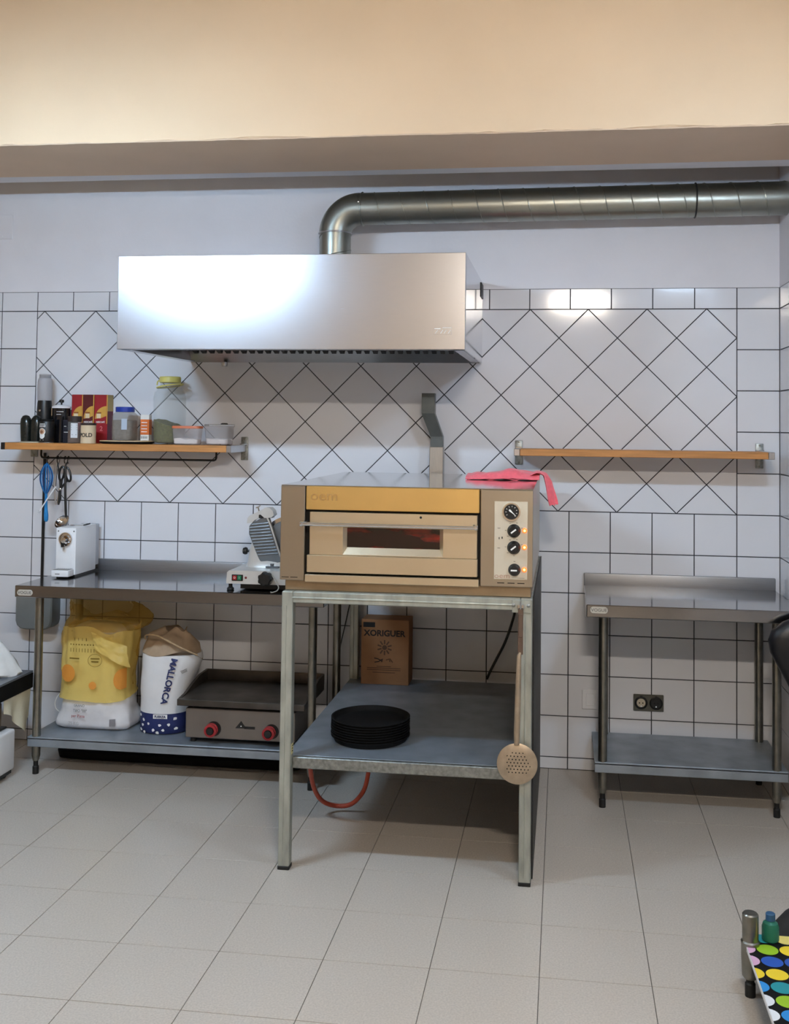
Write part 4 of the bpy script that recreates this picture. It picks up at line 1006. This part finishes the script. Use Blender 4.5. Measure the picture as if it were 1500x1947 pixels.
obj('can', B().lathe([(0, 0), (.037, 0), (.0385, .002), (.0385, .004), (.0375, .007), (.0375, .093), (.036, .095), (0, .095)], (.3995, -.208, SH), 36, cap0=False, cap1=False), BEIGE, t)
obj('lid', B().lathe([(.0378, .092), (.0385, .094), (.0385, .102), (.036, .103), (0, .103)], (.3995, -.208, SH), 36, cap0=False, cap1=False), mat('dark brown lid', rgb(42, 30, 28), .5), t)
text('POLD', .027, wrap(.3995, -.208, .0378, SH+.042, .05), BLACKINK, t, bold=.0007, xs=1.0)
t = thing('serving_board', 'thin dark oval board with a pale top lying on the shelf', 'board', (.575, -.14, SH))
obj('board', B().rings([superring(.578, -.145, SH+z, rx, ry, 2.4, 48) for z, rx, ry in ((0, .120, .085), (.004, .134, .098), (.0125, .137, .100))]), BLACKM, t)
obj('pale_top', B().rings([superring(.578, -.145, SH+z, rx, ry, 2.4, 48) for z, rx, ry in ((.0126, .136, .099), (.0165, .135, .098))]), mat('pale wood', rgb(206, 178, 138), .6, var=.1, scale=12), t)
BT = SH+.0167
t = thing('blue_lid_jar', 'squarish clear plastic jar with a bright blue screw lid', 'jar', (.562, -.14, BT))
obj('jar', B().rings([superring(.562, -.140, BT+z, r_, r_, n_, 40) for z, r_, n_ in ((0, .050, 4), (.004, .055, 4), (.04, .056, 4), (.125, .056, 4), (.138, .050, 3), (.144, .045, 2), (.150, .045, 2))], True, False), DUSTJ, t, smooth=60)
obj('grains', B().rings([superring(.562, -.140, BT+z, r_, r_, 4, 40) for z, r_ in ((.003, .050), (.008, .0525), (.10, .0525), (.104, .046))]), mat('grey grains', rgb(134, 126, 118), .9, var=.25, scale=60), t, smooth=60)
obj('lid', B().lathe([(.045, .144), (.0475, .145), (.0475, .168), (.045, .170), (0, .170)], (.562, -.140, BT), 40, cap0=False, cap1=False), BLID, t)
obj('label', B().sheet(lambda u, v: Vector((.568+.030*u, -.1968, BT+.055+.055*v)), 2, 2), mat('blue grey label', rgb(176, 188, 204), .6), t)
t = thing('orange_carton', 'small orange and white carton between the blue lidded jar and the big glass jar', 'carton', (.653, -.08, BT))
obj('box', B().box(.630, .676, -.105, -.070, BT, BT+.132, .001), mat('white carton', rgb(226, 222, 216), .6), t, smooth=0)
obj('orange_print', B().box(.6297, .6763, -.1055, -.0695, BT+.030, BT+.108), ORANGE, t, smooth=0)
for z in (.092, .076, .060, .045): obj('print', B().box(.635, .666, -.1060, -.1055, BT+z-.002, BT+z+.002), WHITEINK, t, smooth=0)
for k in range(6): obj('print', B().box(.634+k*.006, .637+k*.006, -.1056, -.1050, BT+.010, BT+.022), GREYINK, t, smooth=0)
t = thing('glass_jar', 'large glass jar of dried green herbs with a yellow strapped lid', 'jar', (.784, -.105, SH))
jp = [(0, 0), (.070, 0), (.080, .006), (.0815, .02), (.0815, .235), (.076, .262), (.060, .285), (.050, .292), (.050, .318)]
ip = [(.0478, .318), (.0478, .291), (.058, .282), (.0735, .260), (.079, .234), (.079, .02), (.077, .010), (.066, .005), (0, .005)]
obj('glass', B().lathe(jp+ip, (.784, -.105, SH), 44, cap0=False, cap1=False), JARP, t, smooth=60)
b = B()
rg_ = [superring(.784, -.105, SH+z, r_, r_, 2, 40) for z, r_ in ((.006, .06), (.012, .074), (.05, .0778))]
for fr_ in (1, .66, .33, .03):
    rg_.append(superring(.784, -.105, SH+.105, .0778*fr_, .0778*fr_, 2, 40, lambda p, a: p+Vector((0, 0, -.30*(p.x-.784)+.05*(p.y+.105)+.006*nz(p, 40)))))
obj('herbs', B().rings(rg_), HERB, t, smooth=60)
obj('lid', B().lathe([(.050, .312), (.054, .314), (.054, .338), (.051, .343), (.02, .345), (0, .345)], (.784, -.105, SH), 40, cap0=False, cap1=False), YLID, t)
obj('strap', B().tube([(.784+.066*math.cos(a), -.105+.066*math.sin(a), SH+.296+.010*math.cos(a)) for a in [2*PI*k/36 for k in range(36)]], .0038, 8, closed=True), YLID, t)
obj('handle', B().tube([(.728, -.140, SH+.300), (.733, -.146, SH+.316), (.742, -.150, SH+.322)], .0035, 8), YLID, t)
def tub(name, label, x0, x1, y0, y1, h, lidm, level, lidlabel=None):
    cx_, cy_ = (x0+x1)/2, (y0+y1)/2; rx, ry = (x1-x0)/2, (y1-y0)/2
    t = thing(name, label, 'tub', (cx_, cy_, SH), 'plastic tubs of white powder')
    R = lambda z, k: superring(cx_, cy_, SH+z, rx*k, ry*k, 5, 44)
    obj('tub', B().rings([R(0, .80), R(.004, .86), (R(h*.5, .92)), R(h, .97), R(h, .945), R(h*.5, .895), R(.006, .84), R(.006, .1)]), TUBP, t, smooth=50)
    obj('powder', B().rings([R(.007, .80), R(.0075, .83), superring(cx_, cy_, SH+level, rx*.87, ry*.87, 5, 44, lambda p, a: p+Vector((0, 0, -.05*(p.x-cx_)+.005*nz(p, 30)))), superring(cx_, cy_, SH+level+.002, rx*.4, ry*.4, 5, 44)]), FLOUR, t, smooth=60)
    obj('lid', B().rings([R(h-.004, .99), R(h-.004, 1.0), R(h+.006, 1.0), R(h+.008, .97), R(h+.0085, .9), R(h+.006, .86), R(h+.006, .1)]), lidm, t, smooth=40)
    return t
tub('powder_tub', 'translucent tub of white powder with an orange lid', .845, .992, -.246, -.165, .086, ORLID, .030)
t = tub('powder_tub', 'milky tub of white powder with a clear lid at the shelf bracket', .994, 1.128, -.205, -.075, .096, CLEARP, .030)
obj('lid_knob', B().rings([superring(1.085, -.14, SH+.1045+z, r_, r_*.7, 2, 20) for z, r_ in ((0, .018), (.003, .019), (.006, .012))]), DARKMET, t, smooth=50)

# ------------------------------------------------------------------ utensils on the rail
def shook(parent, x, y=-.12):
    obj('hook', B().tube([(x, y+.004, 1.470), (x, y+.009, 1.478), (x, y+.004, 1.4865), (x, y-.003, 1.4870), (x, y-.009, 1.479), (x, y-.010, 1.462), (x, y-.006, 1.452), (x, y+.001, 1.452)], .0022, 8), BLACKM, parent)
t = thing('whisk', 'blue silicone whisk hanging by its wires from the utensil rail', 'whisk', (.143, -.128, 1.15)); shook(t, .143)
obj('handle', B().tube([(.146, -.132, 1.152), (.146, -.132, 1.160), (.1455, -.132, 1.185), (.144, -.132, 1.215), (.143, -.132, 1.26), (.143, -.132, 1.300)], [.006, .0105, .0115, .0085, .007, .007], 14), BLUE, t)
for k in range(8):
    a = PI*k/8+.2; ca, sa = math.cos(a), math.sin(a); half = []
    for q in range(13):
        s_ = q/12; half.append((.006*(1-s_)+.031*math.sin(PI*s_**1.15)**.75 if 0 < s_ < 1 else .006*(1-s_), 1.296+.156*s_))
    pts = [(.143-r_*ca, -.134-r_*sa*.7, z) for r_, z in half]+[(.143+r_*ca, -.134+r_*sa*.7, z) for r_, z in half[-2::-1]]
    obj('wire', B().tube(pts, .0023, 6), NBLUE if k % 2 else BLUE, t)
t = thing('tongs', 'slim grey steel tongs hanging behind the blue whisk', 'tongs', (.198, -.112, 1.24)); shook(t, .197, -.12)
for s_ in (-1, 1):
    obj('arm', B().tube([(.197+s_*.003, -.128, 1.450), (.198+s_*.010, -.126, 1.40), (.200+s_*.016, -.124, 1.33), (.203+s_*.014, -.124, 1.27), (.200+s_*.008, -.124, 1.238)], [.004, .005, .0055, .005, .003], 8), STEEL if s_ < 0 else DARKMET, t)
t = thing('straw_brush', 'thin pale stick hooked diagonally across the blue whisk', 'stick', (.165, -.158, 1.21))
obj('stick', B().tube([(.125, -.160, 1.208), (.165, -.160, 1.272), (.208, -.158, 1.334)], .0032, 8), WHITEP, t)
obj('cap', B().tube([(.120, -.160, 1.198), (.125, -.160, 1.208)], [.004, .0055], 8), CLEARP, t)
obj('hook', B().tube([(.208, -.158, 1.334), (.209, -.156, 1.380), (.210, -.145, 1.43), (.211, -.130, 1.466), (.211, -.123, 1.4868), (.211, -.112, 1.4848), (.211, -.110, 1.474)], .0016, 8), DARKMET, t)
t = thing('scissors', 'black handled kitchen scissors hanging from the utensil rail', 'scissors', (.240, -.140, 1.24)); shook(t, .236, -.12)
for cx_, cz_, tl in ((.227, 1.400, .15), (.262, 1.395, -.25)):
    obj('finger_loop', B().tube([(cx_+.013*math.cos(a)*(1)+tl*.03*math.sin(a), -.137, cz_+.035*math.sin(a)) for a in [2*PI*k/28 for k in range(28)]], .0055, 8, closed=True), BLACK, t)
obj('shank', B().tube([(.228, -.137, 1.368), (.226, -.137, 1.345), (.222, -.138, 1.322)], .006, 8).tube([(.256, -.137, 1.362), (.240, -.137, 1.342), (.224, -.138, 1.322)], .006, 8), BLACK, t)
obj('blade', B().prism([(.214, 1.320), (.228, 1.325), (.214, 1.262), (.203, 1.240)], 'y', -.139, -.1365), STEEL, t, smooth=0)
obj('blade', B().prism([(.216, 1.322), (.230, 1.318), (.220, 1.255), (.210, 1.238)], 'y', -.142, -.1395), DARKMET, t, smooth=0)
obj('pivot', B().lathe([(.007, 0), (.007, -.003), (.004, -.0045), (0, -.005)], (.2215, -.142, 1.319), 16, 'y', cap1=False), CHROME, t)
t = thing('ladle', 'steel ladle with a long black handle hanging above the coffee machine', 'ladle', (.255, -.13, 1.13)); shook(t, .254, -.12)
obj('handle', B().tube([(.254, -.133, 1.456), (.2545, -.150, 1.444), (.255, -.153, 1.40), (.257, -.153, 1.30), (.262, -.153, 1.21), (.264, -.153, 1.178)], [.004, .005, .0065, .0062, .0062, .0055], 10), BLACK, t)
prof = [(.0, -.030), (.016, -.028), (.030, -.019), (.038, -.006), (.0405, .0), (.0395, .0), (.037, -.006), (.029, -.0175), (.0155, -.0262), (0, -.0282)]
b = B().lathe(prof, (0, 0, 0), 32, cap0=False, cap1=False).xf(Matrix.Translation((.244, -.158, 1.158)) @ Matrix.Rotation(math.radians(48), 4, 'X') @ Matrix.Rotation(math.radians(-14), 4, 'Y'))
obj('bowl', b, CHROME, t, smooth=60)
obj('neck', B().tube([(.264, -.153, 1.180), (.264, -.146, 1.172), (.262, -.141, 1.176)], .004, 8), CHROME, t)

# ------------------------------------------------------------------ sockets and switches
t = thing('wall_socket', 'dark double wall socket on the tiles above the short table undershelf', 'socket', (3.186, 0, .34))
obj('plate', B().box(3.114, 3.257, -.009, 0, .300, .379, .002), SOCKET, t)
for x, m_ in ((3.150, mat('cream insert', rgb(196, 186, 166), .5)), (3.221, BLACK)):
    s_ = obj('outlet', B().lathe([(.031, 0), (.031, -.004), (.027, -.006), (.025, -.004), (0, -.003)], (x, -.009, .340), 32, 'y', cap1=False), BLACK, t)
    obj('insert', B().lathe([(.021, 0), (.020, -.0015), (0, -.002)], (x, -.0125, .340), 28, 'y', cap1=False), m_, s_)
    for dx in (-.008, .008): obj('pin_hole', B().lathe([(.0032, 0), (.0032, -.001)], (x+dx, -.0143, .340), 10, 'y'), GAP, s_)
    obj('earth_clip', B().box(x-.003, x+.003, -.0165, -.0135, .322, .328), CHROME, s_)
    obj('latch', B().box(x-.006, x+.006, -.014, -.009, .366, .374, .001), BLACK, s_)
t = thing('wall_switch', 'flush white wall switch on the tiles beside the short table leg', 'switch', (2.905, 0, .34))
obj('plate', B().box(2.868, 2.944, -.007, 0, .296, .390, .003), WHITEP, t)
obj('rocker', B().box(2.886, 2.928, -.010, -.007, .314, .372, .002), WHITEP, t)
t = thing('blank_plate', 'blank white cover plate on the plaster wall left of the hood', 'cover plate', (-.19, 0, 2.7))
obj('cover', B().box(-.262, -.150, -.006, .001, 2.635, 2.766, .002), PLASTER, t)
for z_ in (2.650, 2.751): obj('screw', B().lathe([(.003, 0), (.0025, -.001), (0, -.0012)], (-.206, -.006, z_), 8, 'y', cap1=False), WHITEP, t)

# ------------------------------------------------------------------ low table and its things at the left edge
t = thing('low_table', 'low dark topped table with a black edge beside the long steel table', 'table', (-.35, -.80, 0))
obj('top', B().box(-.90, .212, -1.25, -.350, .440, .450, .001), mat('slate top', rgb(96, 102, 112), .3, var=.1, scale=9), t)
obj('edge', B().box(-.901, .213, -1.251, -.349, .368, .440, .002), BLACKM, t)
for x, y in ((-.84, -1.19), (-.18, -1.19), (-.84, -.41), (-.18, -.41)): obj('leg', B().box(x-.03, x+.03, y-.03, y+.03, 0, .368, .003), BLACKM, t)
def heap(p, a): return p+Vector((math.cos(a), math.sin(a), 0))*(.026*nz(p+Vector((4, 2, 0)), 7)+.034*(ridge(p, 11, 2)-.6)+.012*math.sin(5*a))+Vector((0, 0, .03*nz(p, 9)))*(1 if p.z > .47 else 0)
b = B().rings([superring(cx_, -.46, .4505+z, rx, ry, 2.2, 44, heap if z > .01 else None) for z, rx, ry, cx_ in ((0, .22, .095, -.03), (.012, .225, .10, -.03), (.05, .19, .085, -.03), (.09, .155, .07, -.02), (.13, .115, .05, 0.0), (.16, .07, .035, .02), (.178, .03, .015, .035))])
tag(obj('cloth_heap', b, CLOTHW, smooth=60, base=(-.03, -.46, .4505)), 'crumpled white cloth piled on the low black edged table', 'cloth')
def hang(u, v):
    y = -.600+.245*u; tip = .06+.125*min(1, u*1.28)**1.2*(1 if u < .8 else 1-(u-.8)*2.2)
    return Vector((.204+.012*math.sin(u*11)*v, y+.01*v*math.sin(u*7), .3675-v*tip*1.05))
tag(obj('hanging_cloth', B().sheet(hang, 40, 16, .002), CLOTHC, smooth=60, base=(.2, -.48, .2)), 'cream cloth hanging beneath the black table edge', 'cloth')
t = thing('storage_bin', 'white storage bin on black castors beneath the low table', 'bin', (.05, -.69, 0))
obj('body', B().box(-.11, .226, -.86, -.528, .034, .222, .012, 3), WHITEP, t)
obj('lid', B().box(-.112, .190, -.862, -.54, .2225, .232, .003), DARKMET, t)
obj('skirt', B().box(-.10, .216, -.85, -.54, .018, .034), BLACK, t)
for x, y in ((-.07, -.82), (.19, -.82), (-.07, -.565), (.19, -.565)):
    obj('castor', B().cyl((x-.010, y, .016), (x+.010, y, .016), .016, seg=18, bev=.002), BLACK, t)
tag(obj('brown_crate', B().box(-.10, .172, -.84, -.56, .2325, .345, .003), BROWN, base=(.03, -.7, .2325)), 'plain brown crate stored on the white bin beneath the low table', 'crate')

# ------------------------------------------------------------------ things at the right edge
DZ = .15
t = thing('low_rack', 'low steel rack with a colourful polka dot board and rubber feet', 'rack', (3.55, -2.25, 0))
for x, y in ((3.325, -1.955), (3.77, -1.955), (3.325, -2.72), (3.77, -2.72)):
    lg = obj('post', B().tube([(x, y, .052), (x, y, .060), (x, y, .120), (x, y, .148), (x, y, .158), (x, y, .162), (x, y, .236), (x, y, .240)], [.018, .024, .0265, .0265, .0275, .0235, .0235, .020], 24), LEGM, t)
    obj('foot', B().lathe([(0, 0), (.0155, 0), (.0155, .036), (.012, .040), (.012, .053), (0, .053)], (x, y, 0), 16, cap0=False, cap1=False), RUBBER, lg)
brd = obj('dotted_board', B().box(3.312, 3.792, -2.74, -1.892, DZ-.012, DZ, .001), BLACKM, t, label='black board with multicoloured polka dots')
obj('edge_trim', B().box(3.3105, 3.3120, -2.74, -1.892, DZ-.012, DZ+.0005), WHITEP, brd, smooth=0)
dc = [mat('dot %d' % k, rgb(*c), .5) for k, c in enumerate(((150, 190, 40), (236, 206, 50), (40, 84, 172), (36, 140, 150), (44, 138, 208), (240, 222, 130), (214, 170, 200), (226, 230, 236)))]
cols = [[5, 6, 6, 1, 4, 7, 7, 1, 4, 6, 5, 1], [3, 0, 2, 1, 3, 0, 4, 1, 3, 2, 0, 1], [5, 1, 2, 1, 5, 0, 4, 1, 3, 4, 1, 2]]
for j in range(12):
    for i in range(8):
        x = 3.304+i*.0645; y = -1.914-j*.0695; r_ = .0305
        pl_ = [(x+r_*math.cos(2*PI*q/24), y+r_*.97*math.sin(2*PI*q/24)) for q in range(24)]
        for ax_, v_, l_ in ((0, 3.3125, False), (0, 3.791, True), (1, -1.8925, True), (1, -2.739, False)):
            if pl_: pl_ = clip(pl_, ax_, v_, l_)
        if len(pl_) < 3 or area(pl_) < 2e-4: continue
        c_ = cols[i][j] if i < 3 else (i*5+j*3+i*j) % 8
        obj('dot', B().prism(pl_, 'z', DZ, DZ+.0006), dc[c_], brd, smooth=0)
b = B().rings([superring(cx_, -1.805, z, rx, .072*(rx/.17)**.5, 2.6, 44, lambda p, a: p+Vector((math.cos(a), math.sin(a), 0))*.010*nz(p, 8)*(1 if p.z > .01 else 0)) for z, rx, cx_ in ((0, .155, 3.585), (.012, .168, 3.585), (.08, .170, 3.585), (.14, .168, 3.588), (.175, .152, 3.603), (.205, .128, 3.622), (.235, .100, 3.640), (.262, .064, 3.655), (.275, .025, 3.66))])
tag(obj('black_pouch', b, mat('black fabric', rgb(34, 33, 34), .8, var=.2, scale=30, bump=.1, bscale=60), smooth=60, base=(3.585, -1.805, 0)), 'slumped soft black bag standing on the floor behind the polka dot rack', 'bag')
t = thing('green_bottle', 'small green bottle with blue cap beside the post of the polka dot rack', 'bottle', (3.388, -1.924, DZ))
obj('bottle', B().lathe([(0, .0008), (.022, .0008), (.025, .005), (.025, .040), (.021, .052), (.012, .058), (.012, .062), (0, .062)], (3.388, -1.924, DZ), 24, cap0=False, cap1=False), GREEND, t)
obj('cap', B().lathe([(.014, .060), (.014, .078), (.012, .080), (0, .080)], (3.388, -1.924, DZ), 20, cap0=False, cap1=False), mat('blue cap', rgb(44, 84, 120), .4), t)
t = thing('hanging_bag', 'rounded black bag hanging from the corner of the short steel table', 'bag', (3.71, -.68, .57))
rg_ = []
for z, rx, ry, cx_ in ((.575, .020, .012, 3.745), (.585, .036, .024, 3.745), (.62, .050, .034, 3.742), (.68, .068, .044, 3.732), (.74, .084, .050, 3.722), (.79, .088, .050, 3.716), (.83, .080, .046, 3.722), (.865, .060, .036, 3.738), (.885, .034, .020, 3.755), (.893, .012, .008, 3.762)):
    rg_.append(superring(min(cx_, 3.795-rx), -.664, z, rx, ry, 2.3, 36, lambda p, a: p+Vector((math.cos(a)*.5, math.sin(a), 0))*.004*nz(p, 14)))
obj('body', B().rings(rg_), mat('black nylon', rgb(24, 24, 28), .4, var=.2, scale=20, bump=.1, bscale=40), t, smooth=60)
obj('tag', B().box(3.700, 3.742, -.689, -.683, .574, .590, .002), WHITEINK, t)
obj('strap', B().tube([(3.758, -.655, .885), (3.757, -.640, .905), (3.756, -.62, .912), (3.755, -.598, .909), (3.755, -.57, .905)], .004, 8), BLACK, t)
